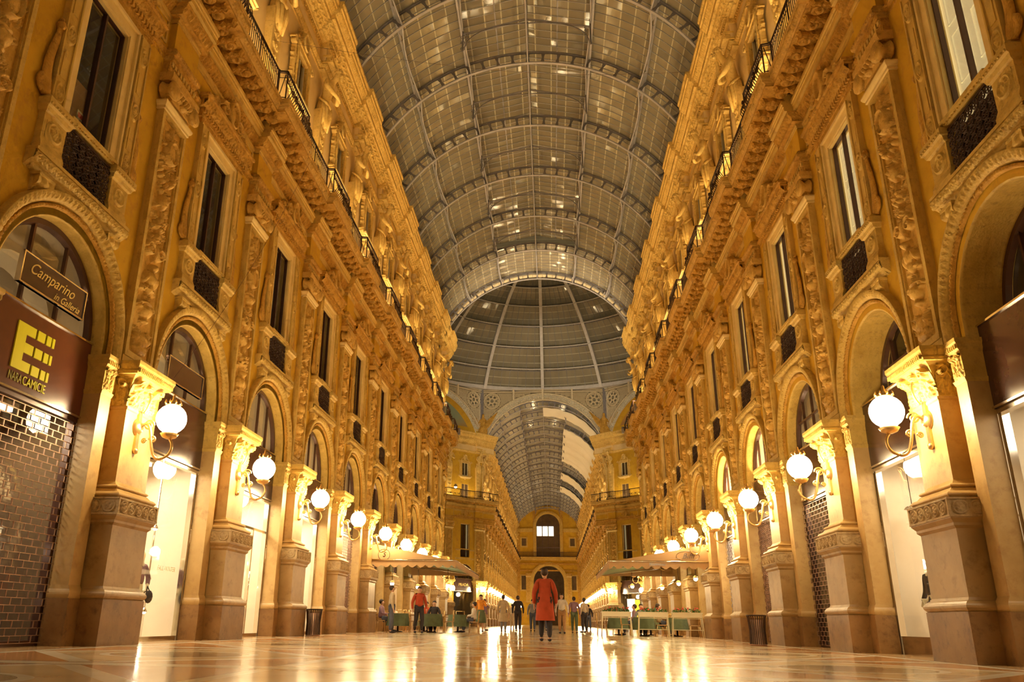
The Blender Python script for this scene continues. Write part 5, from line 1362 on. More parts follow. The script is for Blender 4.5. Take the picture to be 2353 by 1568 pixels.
for nm_, sd, rz in (('greenish', -1, -PI / 4), ('orange', 1, -3 * PI / 4)):
    R_ = Matrix.Rotation(rz, 4, 'Z'); O = Vector((sd * 12.235, 86.535, 0))
    q = MB(); pts = [(7.1 * math.sin(math.radians(a)), 18.1 + 7.1 * math.cos(math.radians(a))) for a in np.linspace(-72, 72, 40)]
    q.prism(pts, 'x', -.55, -.5); o = link('painted_lunette', q.mesh('lunette', 'paintA' if sd < 0 else 'paintB')); o.location = O; o.rotation_euler = (0, 0, rz)
    tag(o, 'half-round %s wall painting under its ironwork arch' % nm_, 'mural')
    f_ = MB(); G = [[(-.5, r * math.sin(math.radians(a)), 18.1 + r * math.cos(math.radians(a))) for r in (6.6,)] + [(-.38, 6.65 * math.sin(math.radians(a)), 18.1 + 6.65 * math.cos(math.radians(a))), (-.38, 6.95 * math.sin(math.radians(a)), 18.1 + 6.95 * math.cos(math.radians(a))), (0, 7.05 * math.sin(math.radians(a)), 18.1 + 7.05 * math.cos(math.radians(a)))] for a in np.linspace(-68, 68, 50)]; f_.grid(G)
    link('painted_border', f_.mesh('lunette_border', 'ochre'), o, 'ochre border')
    w = MB()
    for u in (-4.72, 0, 4.72): wall_bay(w, u)
    o = link('wall_' + ('northwest' if sd < 0 else 'northeast'), w.mesh('octagon_wall', ['ochre', 'ochre'])); o.location = O; o.rotation_euler = (0, 0, rz); tag(o, 'ochre cross-corner wall under the dome beside the %s lunette' % nm_, 'wall', kind='structure')
    e = -sd      # the end next to the far arcade
    for n_, u in ((0, e * 4.72), (1, 0)):
        loc = O + R_ @ Vector((0, u, 0)); where = 'nearer the far arcade' if n_ == 0 else 'in the middle of its wall'
        arch.put(loc, rz, 'arch under the dome below the %s lunette, %s' % (nm_, where), 'arch')
        win.put(loc, rz, 'tall window under the dome below the %s lunette, %s' % (nm_, where), 'window', None, 'structure', name='window_%d' % (wins + 1)); wins += 1
        attic.put(loc, rz, 'small upper window under the dome below the %s lunette, %s' % (nm_, where), 'window', None, 'structure', name='window_%d' % (wins + 1)); wins += 1
        q = MB(); q.box(-2.6, -2.55, -1.9, 1.9, 0, 6.8); q.box(-.5, -.45, -.66, .66, 7, 10.8)
        if n_ == 0: BKR = q.mesh('dark_back', 'darkroom')
        o = link('wall_back', BKR); o.location = loc; o.rotation_euler = (0, 0, rz); tag(o, 'dark room behind the openings below the %s lunette, %s' % (nm_, where), 'wall', kind='structure')
    for n_, u in ((0, e * 6.55), (1, e * 2.36), (2, e * -2.36)):
        loc = O + R_ @ Vector((0, u, 0)); where = ['at the corner of the far arcade', 'one bay from the corner', 'two bays from the corner'][n_]
        pier.put(loc, rz, 'marble pier under the dome below the %s lunette, %s' % (nm_, where), 'pier'); pils[n_ % 2].put(loc, rz, 'carved pilaster under the dome below the %s lunette, %s' % (nm_, where), 'pilaster')
        for pr_, cn in ((entab, 'architrave'), (cornice, 'balcony cornice'), (topent, 'top cornice')):
            pr_.put(loc, rz, '%s under the dome below the %s lunette, %s' % (cn, nm_, where), 'cornice', None, 'structure')
        railing.put(loc, rz, 'dark railing under the dome below the %s lunette, %s' % (nm_, where), 'railing')
        if n_ < 2: lamp.put(loc, rz, 'globe lamp under the dome below the %s lunette, %s' % (nm_, where), 'wall lamp'); statues[n_].put(loc, rz, 'half figure under the dome below the %s lunette, %s' % (nm_, where), 'statue')
    # flood for this wall
    lc = O + R_ @ Vector((.8, e * 3, DECK + .25)); area('octagon_flood', lc, (0, PI, rz), .5, 6, FLOOD * .8, (1, .755, .36))
    # added spot with a made-up housing, there to brighten the ironwork
    spot_o = bpy.data.lights.new('ironwork_fill', 'SPOT'); spot_o.energy = IRONW; spot_o.color = (1, .84, .58); spot_o.spot_size = math.radians(44); spot_o.spot_blend = .6; spot_o.shadow_soft_size = .2
    so_ = bpy.data.objects.new('ironwork_fill', spot_o); COL.objects.link(so_); so_.location = (sd * 6.0, 57.6, 13.75); so_.rotation_euler = (Vector((sd * 3, 91, 23.2)) - so_.location).to_track_quat('-Z', 'Y').to_euler()
    b = MB(); b.box(-.2, .2, -.25, .0, -.30, .15); o = link('floodlight', b.mesh('iron_fill_box', 'dsteel')); o.location = (sd * 6.0, 57.3, 13.62); tag(o, 'added fill light box under the dome aimed at the ironwork, %s' % SIDE[sd][0], 'floodlight')
    l2 = bpy.data.lights.new('arch_fill', 'SPOT'); l2.energy = 2600; l2.color = (1, .82, .52); l2.spot_size = math.radians(70); l2.spot_blend = .7; l2.shadow_soft_size = .15  # extra spot added to brighten the pale dome arch; its box is invented
    o2 = bpy.data.objects.new('arch_fill', l2); COL.objects.link(o2); o2.location = (sd * 6.25, 51.0, 13.8); o2.rotation_euler = (Vector((-sd * 1.5, 57, 24.6)) - o2.location).to_track_quat('-Z', 'Y').to_euler()
    b = MB(); b.box(-.18, .18, -.2, .0, -.30, .1); o = link('floodlight', b.mesh('arch_fill', 'dsteel')); o.location = (sd * 6.25, 50.75, 13.62); tag(o, 'added fill light box on the balcony aimed at the pale dome arch, %s' % SIDE[sd][0], 'floodlight')
    # winged figure with shield on the corner of the far arcade
    cx, cy = sd * 6.95, 91.35
    P = Proto('winged_figure'); z = 22.2
    P.part('body', skin_mesh('winged_body', 'carved', [(0, 0, z - .4, .22), (-.02, 0, z, .26), (0, 0, z + .45, .24), (.05, 0, z + .8, .14), (.10, 0, z + 1.0, .17), (.1, 0, z + 1.2, .12), (-.02, .3, z + .5, .12), (.2, .45, z + .1, .1), (-.02, -.3, z + .5, .12), (.2, -.45, z + .1, .1)], [(0, 1), (1, 2), (2, 3), (3, 4), (4, 5), (2, 6), (6, 7), (2, 8), (8, 9)], 2))
    for s_ in (-1, 1):
        q = MB(); G = []
        for i in range(12):
            t = i / 11; w_ = 1.0 * math.sin(PI * min(1, .25 + .75 * t)) * (1 - t * .35) + .1
            G.append([(-.1 + .25 * t * t + .03 * math.cos(j * 2.2), s_ * (.15 + 1.5 * t), z + .1 + 1.25 * t ** .8 - w_ * j / 7 + (.06 if j % 2 else 0)) for j in range(8)])
        q.grid(G); q.grid([[(c_[0] - .08, c_[1], c_[2]) for c_ in r_] for r_ in G]); P.part('wing', q.mesh('wing', 'carved'))
    q = MB(); q.ball((.25, 0, z - .95), .55, 20, sq=(.3, .85, 1.15)); ringt = np.linspace(0, 2 * PI, 25)[:-1]; q.tube(np.stack([.28 + 0 * ringt, .48 * np.cos(ringt), z - .95 + .64 * np.sin(ringt)], 1), .07, 6, closed=True)
    P.part('shield', q.mesh('winged_shield', 'carved'))
    P.put((cx, cy, 0), -PI / 2, 'winged stucco figure with oval shield next to the %s lunette' % nm_, 'statue')
    q = MB(); q.box(-.22, .22, -.22, .22, 23.0, DZ - .1); q.box(-.32, .32, -.2, .2, 20.9, 23.0); o = link('corner_post', q.mesh('corner_post', 'dsteel')); o.location = (sd * 7.17, 91.7, 0)
    tag(o, 'dark iron post carrying the dome next to the %s lunette' % nm_, 'post')
# ================================================================== far arm
NF = 19; YF = 91.6
def farlab(n_): return 'in the far arcade beyond the dome, one of an even row'
for side in (-1, 1):
    nm, rz, wx = SIDE[side]
    w = MB()
    for i in range(NF): wall_bay(w, (YF + HB + i * B) * (1 if side < 0 else -1))
    o = link('wall_far_left' if side < 0 else 'wall_far_right', w.mesh('far_wall', ['ochre', 'pale'])); o.location = (wx, 0, 0); o.rotation_euler = (0, 0, rz); tag(o, 'ochre wall of the far arcade, %s' % nm, 'wall', kind='structure')
    b = MB(); b.box(min(side * 7.75, side * 7.8), max(side * 7.75, side * 7.8), YF, YF + NF * B, 0, 13); tag(link('wall_back', b.mesh('far_back', 'darkroom')), 'dark rooms behind the far arcade openings, %s' % nm, 'wall', kind='structure')
    for i in range(NF):
        loc = (wx - side * .18, YF + HB + i * B, 0)
        for pr_, cn, ct in ((arch, 'shop arch', 'arch'), (win, 'tall window', 'window'), (attic, 'small upper window', 'window')):
            if ct == 'window':
                pr_.put(loc, rz, '%s %s, %s' % (cn, farlab(0), nm), ct, 'far %ss, %s' % (cn, nm), 'structure', name='window_%d' % (wins + 1), whole=True); wins += 1
            else: pr_.put(loc, rz, '%s %s, %s' % (cn, farlab(0), nm), ct, 'far %ss, %s' % (cn, nm), whole=True)
    for k in range(NF):
        loc = (wx, YF + k * B + (.45 if k == 0 else 0), 0)
        for pr_, cn, ct, kd in ((pier, 'marble pier', 'pier', None), (pils[k % 2], 'carved pilaster', 'pilaster', None), (entab, 'toothed architrave', 'architrave', 'structure'), (cornice, 'balcony cornice', 'cornice', 'structure'),
                                (railing, 'iron railing', 'railing', None), (topent, 'top cornice', 'cornice', 'structure'), (statues[k % 2], 'half figure', 'statue', None), (lamp, 'globe lamp', 'wall lamp', None)):
            if k == 0 and ct in ('cornice', 'railing', 'architrave'): continue
            pr_.put(loc, rz, '%s %s, %s' % (cn, farlab(0), nm), ct, 'far %s, %s' % (cn, nm), kd, whole=True)
    for k in range(4): area('far_flood', T_(side, YF + 11 + k * 23, .6, 0, DECK + .25), (0, PI + side * .25, 0), .5, 20, FLOOD * 2.6, (1, .755, .36))
for i in range(NF):
    y = YF + .6 + i * B
    rib.put((0, y, 0), 0, 'iron rib of the far vault beyond the dome, one of an even row', 'vault rib', 'ribs of the far vault', whole=True)
    roofL.put((0, y, 0), 0, 'glazed bay of the far vault beyond the dome, one of an even row', 'glass roof', 'glazed bays of the far vault', 'structure', whole=True)
def sheet(y0, y1, a0, a1, label):
    b = MB(); ny = max(6, int((y1 - y0) / B * 8)); G = []
    for i in range(ny + 1):
        y = y0 + (y1 - y0) * i / ny; sag = .22 * abs(math.sin(PI * (y - YF - .6) / B)); G.append([vp(RI - .10 - sag + .10 * abs(math.sin(j * .9 + y)), a0 + (a1 - a0) * j / 16, y) for j in range(17)])
    b.grid(G); b.grid([[(c[0], c[1], c[2] + .03) for c in r] for r in G])
    tag(link('canvas_sheet', b.mesh('canvas_sheet', 'sheet')), label, 'canvas sheet')
sheet(92.6, 96.6, 0, 62, 'white canvas sheet hung right behind the pierced ironwork arch')
sheet(102, 123, 20, 62, 'largest white canvas sheet under the far vault, several bays long')
sheet(133, 139.5, 20, 60, 'narrow white canvas strip beyond the largest sheet')
sheet(147, 153, 20, 60, 'farthest narrow white canvas strip under the far vault')
# end wall
YE = YF + NF * B
b = MB()
def qf(x0, x1, z0, z1): b.add([(x0, 0, z0), (x1, 0, z0), (x1, 0, z1), (x0, 0, z1)], [(0, 1, 2, 3)])
def holed(u, r, zs, z0, z1, hw):
    n = 24
    for i in range(n):
        a0, a1 = PI - PI * i / n, PI - PI * (i + 1) / n
        b.add([(u + r * math.cos(a0), 0, zs + r * math.sin(a0)), (u + r * math.cos(a1), 0, zs + r * math.sin(a1)), (u + r * math.cos(a1), 0, z1), (u + r * math.cos(a0), 0, z1)], [(0, 1, 2, 3)])
qf(-7.4, -3.3, 0, 14.2); qf(3.3, 7.4, 0, 14.2); holed(0, 3.3, 9.0, 0, 14.2, 3.3)
qf(-7.4, -2.6, 14.2, 25.6); qf(2.6, 7.4, 14.2, 25.6); holed(0, 2.6, 21.0, 14.2, 25.6, 2.6)
o = link('wall_end', b.mesh('end_wall', 'ochre')); o.location = (0, YE, 0); tag(o, 'ochre wall closing the far end of the arcade', 'wall', kind='structure')
def archband(r0, r1, zs, zb, p=.35):
    q = MB(); A = [(-PI * 0 + PI, zb - zs)] + [(PI - PI * i / 40, 0) for i in range(41)] + [(0, zb - zs)]
    q.grid([[(r * math.cos(a), y_, zs + dz + r * math.sin(a)) for r, y_ in ((r0, .5), (r0, -p), ((r0 + r1) / 2, -p - .1), (r1, -p), (r1, 0))] for a, dz in A], 0, False); return q
q = archband(3.3, 4.1, 9.0, 0); o = link('end_arch', q.mesh('end_arch', 'light2')); o.location = (0, YE, 0); tag(o, 'great portal arch at the far end of the arcade', 'arch')
q = archband(2.6, 3.25, 21.0, 14.2); o = link('end_window_arch', q.mesh('end_arch2', 'light2')); o.location = (0, YE, 0); tag(o, 'stone arch round the big half-round window above the far portal', 'arch')
P = Proto('window'); q = MB()
for u in (-2.6, -1.3, 0, 1.3, 2.5): q.box(u, u + .12, .1, .2, 14.2, 22.8)
for z in (16.2, 18.6, 21.0): q.box(-2.6, 2.6, .1, .2, z, z + .18)
fr = P.part('window_frame', q.mesh('end_win_frame', 'bronze')); q = MB(); q.box(-2.6, 2.6, .2, .22, 14.2, 23.6); P.sub(fr, 'pane', q.mesh('end_pane', 'darkroom'))
for k, u in enumerate((-2.45, -1.15, .15)):
    q = MB(); q.box(u, u + 1.1, .15, .19, 18.8, 20.9); P.part('lit_pane', q.mesh('lit_pane', 'wbulb_dim'), 'lit window pane')
o = P.put((0, YE, 0), 0, 'big arched window with lit panes above the far portal', 'window', None, 'structure', name='window_%d' % (wins + 1)); wins += 1
q = MB(); q.box(-7.3, 7.3, -.9, 0, 13.9, 14.2); q.box(-7.3, 7.3, -.5, 0, 13.5, 13.9); q.box(-7.3, 7.3, -.5, 0, 24.6, 25.2); q.box(-7.3, -3.4, -.4, 0, 19.6, 20.4); q.box(3.4, 7.3, -.4, 0, 19.6, 20.4)
o = link('trim_3', q.mesh('end_trim', 'light2')); o.location = (0, YE, 0); tag(o, 'stone cornices across the far end wall', 'cornice', kind='structure')
q = MB(); 
for z in (14.3, 15.2): q.box(-7.2, 7.2, -.85, -.8, z, z + .06)
for k in range(96): q.box(-7.15 + k * .15, -7.11 + k * .15, -.84, -.81, 14.2, 15.2)
o = link('balcony_railing', q.mesh('end_rail', 'iron')); o.location = (0, YE, 0); tag(o, 'dark balcony railing across the far end wall', 'railing')
for sd in (-1, 1):
    w_ = 'window side of the mannequin shop' ; nm = SIDE[sd][0]
    for z0, z1, hw, nmz in ((16.6, 18.2, .5, 'small square'), (7.3, 10.2, .6, 'tall narrow')):
        P = Proto('window'); q = MB(); q.box(-hw - .3, hw + .3, -.2, 0, z0 - .3, z1 + .3); P.part('stone_casing', q.mesh('end_case', 'light2')); q = MB(); q.box(-hw, hw, -.26, -.2, z0, z1); P.part('pane', q.mesh('end_glass', 'darkroom'))
        P.put((sd * 5.35, YE, 0), 0, '%s window in the far end wall, %s' % (nmz, nm), 'window', None, 'structure', name='window_%d' % (wins + 1)); wins += 1
    pils[0].put((sd * 4.45, YE, 0), -PI / 2, 'carved pilaster beside the far portal, %s' % nm, 'pilaster', whole=True)
q = MB()
for u in (-6.6, 6.6, -3.0, 3.0):
    q.box(u - .35, u + .35, -.22, 0, 14.4, 24.6); q.box(u - .45, u + .45, -.3, 0, 19.2, 19.6)
q.box(-7.3, 7.3, -.45, 0, 12.6, 12.9); q.box(-7.3, 7.3, -.25, 0, 11.2, 11.5); q.box(-7.3, -3.3, -.3, 0, 4.6, 4.9); q.box(3.3, 7.3, -.3, 0, 4.6, 4.9)
for u in (-6.7, 6.7): q.box(u - .45, u + .45, -.3, 0, 0, 12.6)
o = link('trim_4', q.mesh('end_pilasters', 'carved')); o.location = (0, YE, 0); tag(o, 'flat stone pilasters and bands on the far end wall', 'trim', kind='structure')
# street beyond the portal
q = MB(); q.box(-9, 9, 14, 14.3, 0, 16); o = link('wall_street', q.mesh('street_wall', 'darkroom')); o.location = (0, YE, 0); tag(o, 'dark house front seen through the far portal', 'wall', kind='structure')

# floor
q = MB(); q.add([(-26, -6, 0), (26, -6, 0), (26, 206, 0), (-26, 206, 0)], [(0, 1, 2, 3)]); tag(link('floor', q.mesh('floor', 'floor')), 'polished inlaid marble floor of the arcade', 'floor', kind='structure')

# ================================================================== shops of the near arcade
dark, red = 'board', 'redboard'
ST = {(-1, 0): dict(metal='dark', boardm=red, grille='brick', room='darkroom', up='roomwall', e=60, ue=9, twobar=True),
      (-1, 1): dict(metal='bright', boardm=dark, room='roomwall', up='roomwall', e=75, ue=10, twobar=True),
      (-1, 2): dict(metal='bright', boardm=dark, room='roomwall', up='roomwall', e=110, ue=14, door=True),
      (-1, 3): dict(metal='bright', boardm=dark, room='roomwall', up='roomwall', e=110, ue=20),
      (-1, 4): dict(metal='dark', boardm=dark, grille='fine', room='roomwall', up='roomwall', e=90, ue=10),
      (1, 0): dict(metal='bright', boardm=dark, room='roomwall', up='darkroom', e=30, ue=8),
      (1, 1): dict(metal='bright', boardm=dark, room='roomwall', up='darkroom', e=45, ue=12, kick=.32, crossbar=True),
      (1, 2): dict(metal='gold', boardm=dark, grille='brick', room='darkroom', up='roomwall', e=22, ue=9, crossbar=True),
      (1, 3): dict(metal='gold', boardm=dark, grille='round', room='darkroom', up='roomwall', e=30, ue=220),
      (1, 4): dict(metal='gold', boardm=dark, grille='pale', room='roomwall', up='roomwall', e=80, ue=420)}
NAMES = {(-1, 0): 'shop front with dark red board and closed grille', (-1, 1): 'bright shop window next to the first pier, boutique side', (-1, 2): 'brightest shop front with glass doors', (-1, 3): 'bright shop window behind the litter bin, boutique side',
         (-1, 4): 'bright shop front behind a fine grille', (1, 0): 'shop front with broad dark board cut by the picture edge', (1, 1): 'shop window showing a mannequin and hanging lamp', (1, 2): 'shop front with gold edged board and brick-like grille',
         (1, 3): 'shop front with a grille of rings under a yellow fanlight', (1, 4): 'shop front with pale lit grille beside the awning, planter side'}
rooms = {}
dflt = dict(metal='dark', boardm=dark, room='darkroom', up='darkroom', e=60, ue=6)
dp = None
for side in (-1, 1):
    nm, rz, wx = SIDE[side]
    for i in range(NB):
        st = dict(ST.get((side, i), dflt)); c = YA0 + i * B
        if side > 0 and i < 2: st['deep'] = .38
        if (side, i) in ST: pr_ = make_shop(st)
        else:
            if dp is None: dp = make_shop(dflt)
            pr_ = dp
        lab = NAMES.get((side, i), '%s restaurant front under the awning, %s' % (TH(i - 5), nm))
        so = pr_.put((wx - side * .10, c, 0), rz, lab, 'shop front')
        st_obj = so
        if (side, i) == (-1, 0): SHOP_A = so
        key = (st['room'], st['up'])
        if key not in rooms: rooms[key] = make_room(*key)
        rooms[key].put((wx - side * .10, c, 0), rz, 'room behind the ' + lab, 'shop room', None, 'structure')
        # fittings that give the light: a tube under the shop ceiling and one behind the fanlight
        q = MB(); q.box(-1.0, -.88, -1.1, 1.1, 3.58, 3.66); q.box(-1.06, -.82, -1.15, 1.15, 3.66, 3.72, 1)
        if i == 0 and side == -1: TUBE = q.mesh('tube_lamp', ['wbulb_dim', 'shutter'])
        o = link('ceiling_tube', TUBE); o.location = (wx, c, 0); o.rotation_euler = (0, 0, rz); tag(o, 'tube lamp in the ' + lab, 'ceiling lamp')
        area('shop_light', T_(side, c, -.95, 0, 3.55), (0, side * .30, 0), .9, 2.2, st['e'], (1, .86, .62))
        area('fanlight_light', T_(side, c, -.5 if not st.get('deep') else -.75, 0, 3.95), (0, PI + side * .5, 0), .3, 2.2, st['ue'], (1, .78, .45))
def on_side(side, c, name, mesh, label, cat, group=None): 
    o = link(name, mesh); o.location = (SIDE[side][2] - (side * .1 if cat == 'sign' else 0), c, 0); o.rotation_euler = (0, 0, SIDE[side][1]); tag(o, label, cat, group); return o
# boutique letters: block letter of bars with the shop's name below
b = MB(); p = -.02
uq = -.07
for k, z in enumerate((4.50, 4.22, 3.94)):
    for u0, u1 in ((.06, .24), (.29, .40), (.44, .49)): b.box(p, p + .02, uq + u0, uq + u1, z - .075, z + .075)
b.box(p, p + .02, uq - .42, uq - .20, 3.865, 4.575)
for z in (4.50, 4.22, 3.94): b.box(p, p + .02, uq - .20, uq + .01, z - .075, z + .075)
sg = on_side(-1, YA0, 'shop_sign', b.mesh('letter_e', 'yellow'), 'yellow block letter sign on the dark red board', 'sign')
text('brand_lettering', 'NARA', .19, 'olive', (p + .01, uq - .26, 3.74), (PI / 2, 0, PI / 2), sg, .003, 0, .62)
text('brand_lettering', 'CAMICIE', .19, 'yellow', (p + .01, uq + .20, 3.74), (PI / 2, 0, PI / 2), sg, .006, 0, .78)
def hang_sign(side, c, p, u, z, w, h, label, lines):
    P = Proto('hanging_sign'); b = MB(); b.box(p, p + .05, u - w / 2, u + w / 2, z - h / 2, z + h / 2); P.part('sign_board', b.mesh('hang_board', 'board'))
    b = MB()
    for a0, a1, b0, b1 in ((-w / 2, w / 2, -h / 2, -h / 2 + .02), (-w / 2, w / 2, h / 2 - .02, h / 2), (-w / 2, -w / 2 + .02, -h / 2, h / 2), (w / 2 - .02, w / 2, -h / 2, h / 2)): b.box(p - .01, p + .07, u + a0, u + a1, z + b0, z + b1)
    P.part('metal_rim', b.mesh('hang_rim', 'chrome'))
    o = P.put((SIDE[side][2] - side * .1, c, 0), SIDE[side][1], label, 'sign')
    for body, dz, du, sz in lines: text('gold_lettering', body, sz, 'gold', (p + .056, u + du, z + dz), (PI / 2, 0, PI / 2), o, .003, .5)
    return o
hang_sign(-1, YA0, .02, .05, 5.33, 1.7, .5, 'dark hanging sign with gold handwriting in the arch above the yellow letter', [('Camparino', .06, -.08, .26), ('in Galleria', -.14, .36, .17)])
hang_sign(-1, YA0 + B, .02, 0, 5.28, 1.7, .5, 'blank dark hanging sign in the arch beside the first pier, boutique side', [])

b = MB(); b.box(-.10, -.09, -.14, .12, 8.05, 8.50); b.box(-.088, -.084, -.12, .10, 8.38, 8.46, 1); b.box(-.088, -.084, -.06, .05, 8.12, 8.34, 2); o = on_side(-1, YA0, 'poster', b.mesh('poster', ['shutter', 'flower', 'skin']), 'small white and red poster inside the window above the yellow letter', 'poster'); o.location.x += .18
text('glass_lettering', 'FALL-WINTER', .13, 'shutter', (-WX + .0, YA0 + B + .62, 1.38), (PI / 2, 0, PI / 2), None, .002, .2)
tag(bpy.data.objects['glass_lettering'], 'white season lettering on the glass of the bright boutique window', 'lettering')
for sd, rz, word, lit, lab in ((-1, -PI / 4, 'PRADA', 60, 'dark shop front with gold letters under the greenish lunette'), (1, -3 * PI / 4, 'LV', 240, 'shop front with bright yellow display under the orange lunette')):
    O = Vector((sd * 12.235, 86.535, 0)) + Matrix.Rotation(rz, 4, 'Z') @ Vector((.1, -sd * 4.72, 0))
    o = dp.put(O, rz, lab, 'shop front'); text('gold_lettering', word, .42, 'gold', (.01, 0, 4.2), (PI / 2, 0, PI / 2), o, .01)
    rooms[('darkroom', 'darkroom')].put(O, rz, 'room behind the ' + lab, 'shop room', None, 'structure')
    if sd > 0:
        b = MB(); b.box(-.5, -.45, -.9, .1, .8, 3.0); b.box(-.45, -.42, .15, .8, .5, 2.9, 1); q_ = link('lit_display', b.mesh('display', ['wbulb_dim', 'yellowlit'])); q_.location = O; q_.rotation_euler = (0, 0, rz); tag(q_, 'lit yellow and white display panel under the orange lunette', 'display')
# ================================================================== awnings, planters, tables, bins
def awning(side, xo, y0, y1, label, emblem):
    s = side; xw = s * 7.0; zt, zb = 3.50, 2.76
    P = Proto('awning'); b = MB(); n = 12
    top = [[(xw + (xo - xw) * j / 8, y0 + (y1 - y0) * i / n, zt + (zb - zt) * j / 8 - .03 * math.sin(PI * j / 8)) for j in range(9)] for i in range(n + 1)]
    b.grid(top, 0); b.grid([[(c[0], c[1], c[2] - .02) for c in r] for r in top], 1)
    b.add([(xw, y0, zt), (xo, y0, zb), (xw, y0, zb)], [(0, 1, 2)]); b.add([(xw, y1, zt), (xo, y1, zb), (xw, y1, zb)], [(0, 1, 2)])
    b.add([(xw, y0 + .02, zt), (xo, y0 + .02, zb), (xw, y0 + .02, zb)], [(0, 1, 2)], 1)
    P.part('canvas', b.mesh('awning_canvas', ['canvas', 'greencanvas']))
    b = MB()
    def val(A, Bp, m):
        k = max(60, int(m / .03)); G = []
        for i in range(k + 1):
            t = i / k; x, y = A[0] + (Bp[0] - A[0]) * t, A[1] + (Bp[1] - A[1]) * t; d = .15 + .11 * abs(math.sin(t * m / .36 * PI))
            G.append([(x, y, zb + .01), (x, y, zb - d)])
        b.grid(G, 0, False)
    val((xw, y0 - .01), (xo, y0 - .01), abs(xo - xw)); val((xo, y0), (xo, y1), y1 - y0)
    P.part('scalloped_valance', b.mesh('awning_valance', 'canvas'))
    b = MB(); b.tube([(xw, y0 - .03, zb + .03), (xo, y0 - .03, zb + .03), (xo, y1, zb + .03)], .035, 6)
    for y in (y0 + .3, (y0 + y1) / 2, y1 - .3): b.tube([(xw, y, 3.2), (xo, y, zb)], .025, 6)
    P.part('front_bar', b.mesh('awning_bar', 'chrome'))
    o = P.put((0, 0, 0), 0, label, 'awning')
    if emblem:
        cx = s * 5.9
        text('emblem_lettering', emblem, .30, 'board', (cx, y0 - .015, 3.00), (PI / 2, 0, 0), o, .002, .4)
        b = MB(); a = np.linspace(0, 2 * PI, 33)[:-1]; b.tube(np.stack([cx + .44 * np.cos(a), y0 - .012 + 0 * a, 3.0 + .19 * np.sin(a)], 1), .007, 4, closed=True); link('emblem_border', b.mesh('emblem_ring', 'board'), o)
        text('emblem_lettering', 'Ristorante', .15, 'board', (s * 4.7, y0 - .03, zb - .08), (PI / 2, 0, 0), o, .002, .4)
    else:
        cx = s * 6.2
        text('emblem_lettering', 'S', .26, 'board', (cx, y0 - .015, 3.0), (PI / 2, 0, 0), o, .002, .3)
        b = MB(); a = np.linspace(0, 2 * PI, 33)[:-1]; b.tube(np.stack([cx + .24 * np.cos(a), y0 - .012 + 0 * a, 3.0 + .22 * np.sin(a)], 1), .007, 4, closed=True); link('emblem_border', b.mesh('emblem_ring', 'board'), o)
awning(-1, -3.24, 33.5, 44.3, 'beige awning with green lining and round emblem, boutique side', None)
awning(1, 2.86, 33.1, 43.0, 'beige awning with oval emblem above the white flower planters', 'Biffi')
def small_lamp(x, y, z, label, side):
    P = Proto('restaurant_lamp'); b = MB(); b.tube([(0, 0, .75), (0, 0, .12)], .012, 5); P.part('stem', b.mesh('rl_stem', 'iron')); b = MB(); b.ball((0, 0, 0), .085, 12); P.part('bulb_globe', b.mesh('rl_bulb', 'bulb')); b = MB(); b.lathe([(.13, .03), (.08, .10), (.02, .14), (.0, .14)], 12); P.part('lamp_shade', b.mesh('rl_shade', 'brass'))
    P.put((x, y, z), 0, label, 'lamp')
for i, (x, y, z) in enumerate([(6.45, 35, 2.25), (6.05, 37, 2.15), (5.6, 39, 2.05), (4.5, 41.5, 2.2)]): small_lamp(x, y, z, '%s small globe lamp under the awning with the oval emblem' % TH(i), 1)
for i, (x, y, z) in enumerate([(-6.2, 35.5, 1.95), (-5.4, 37.5, 1.9), (-4.35, 40, 2.1)]): small_lamp(x, y, z, '%s small globe lamp under the green lined awning' % TH(i), -1)
area('awning_light', (5.2, 38, 2.55), (0, 0, 0), 2.5, 8, 90, (1, .72, .30)); area('awning_light', (-5.3, 39, 2.55), (0, 0, 0), 2.5, 8, 80, (1, .72, .36))
area('awning_light_up', (5.2, 38, 2.3), (PI, 0, 0), 2.0, 6, 14, (1, .8, .25)); area('awning_light_up', (-5.3, 39, 2.3), (PI, 0, 0), 2.0, 6, 14, (.8, .9, .55))
# planters
fm = []
for v in range(3):
    b = MB(); r = random.Random(v)
    for k in range(170):
        x, y = r.uniform(-.52, .52), r.uniform(-.14, .14); z = .92 + r.uniform(0, .17) * (1 - abs(x)); a = r.uniform(0, 6.28); t = r.uniform(.3, 1.2); l = r.uniform(.06, .12)
        d = np.array([math.cos(a) * math.cos(t), math.sin(a) * math.cos(t), math.sin(t)]) * l; s_ = np.array([-math.sin(a), math.cos(a), 0]) * l * .3; c = np.array([x, y, z - .03])
        b.add([c, c + d * .5 + s_, c + d, c + d * .5 - s_], [(0, 1, 2, 3)], 0)
    f = MB()
    for k in range(16): f.ball((r.uniform(-.5, .5), r.uniform(-.15, .12), 1.03 + r.uniform(-.03, .07)), r.uniform(.025, .045), 6, sq=(1, 1, .7))
    fm.append((b.mesh('planter_leaves', 'green'), f.mesh('planter_flowers', 'flower')))
b = MB(); b.box(-.56, .56, -.17, .17, .74, .92); b.box(-.58, .58, -.19, .19, .89, .93); pbox = b.mesh('planter_box', 'shutter')
b = MB(); 
for sx in (-1, 1):
    for sy in (-1, 1): b.tube([(sx * .55, sy * .15, .76), (sx * .57, sy * .17, .4), (sx * .60, sy * .18, 0)], .016, 6)
for sy in (-1, 1): b.tube([(-.57, sy * .17, .28), (.57, sy * .17, .28)], .012, 6); b.tube([(-.55, sy * .155, .70), (.55, sy * .155, .70)], .012, 6)
pst = b.mesh('planter_stand', 'shutter')
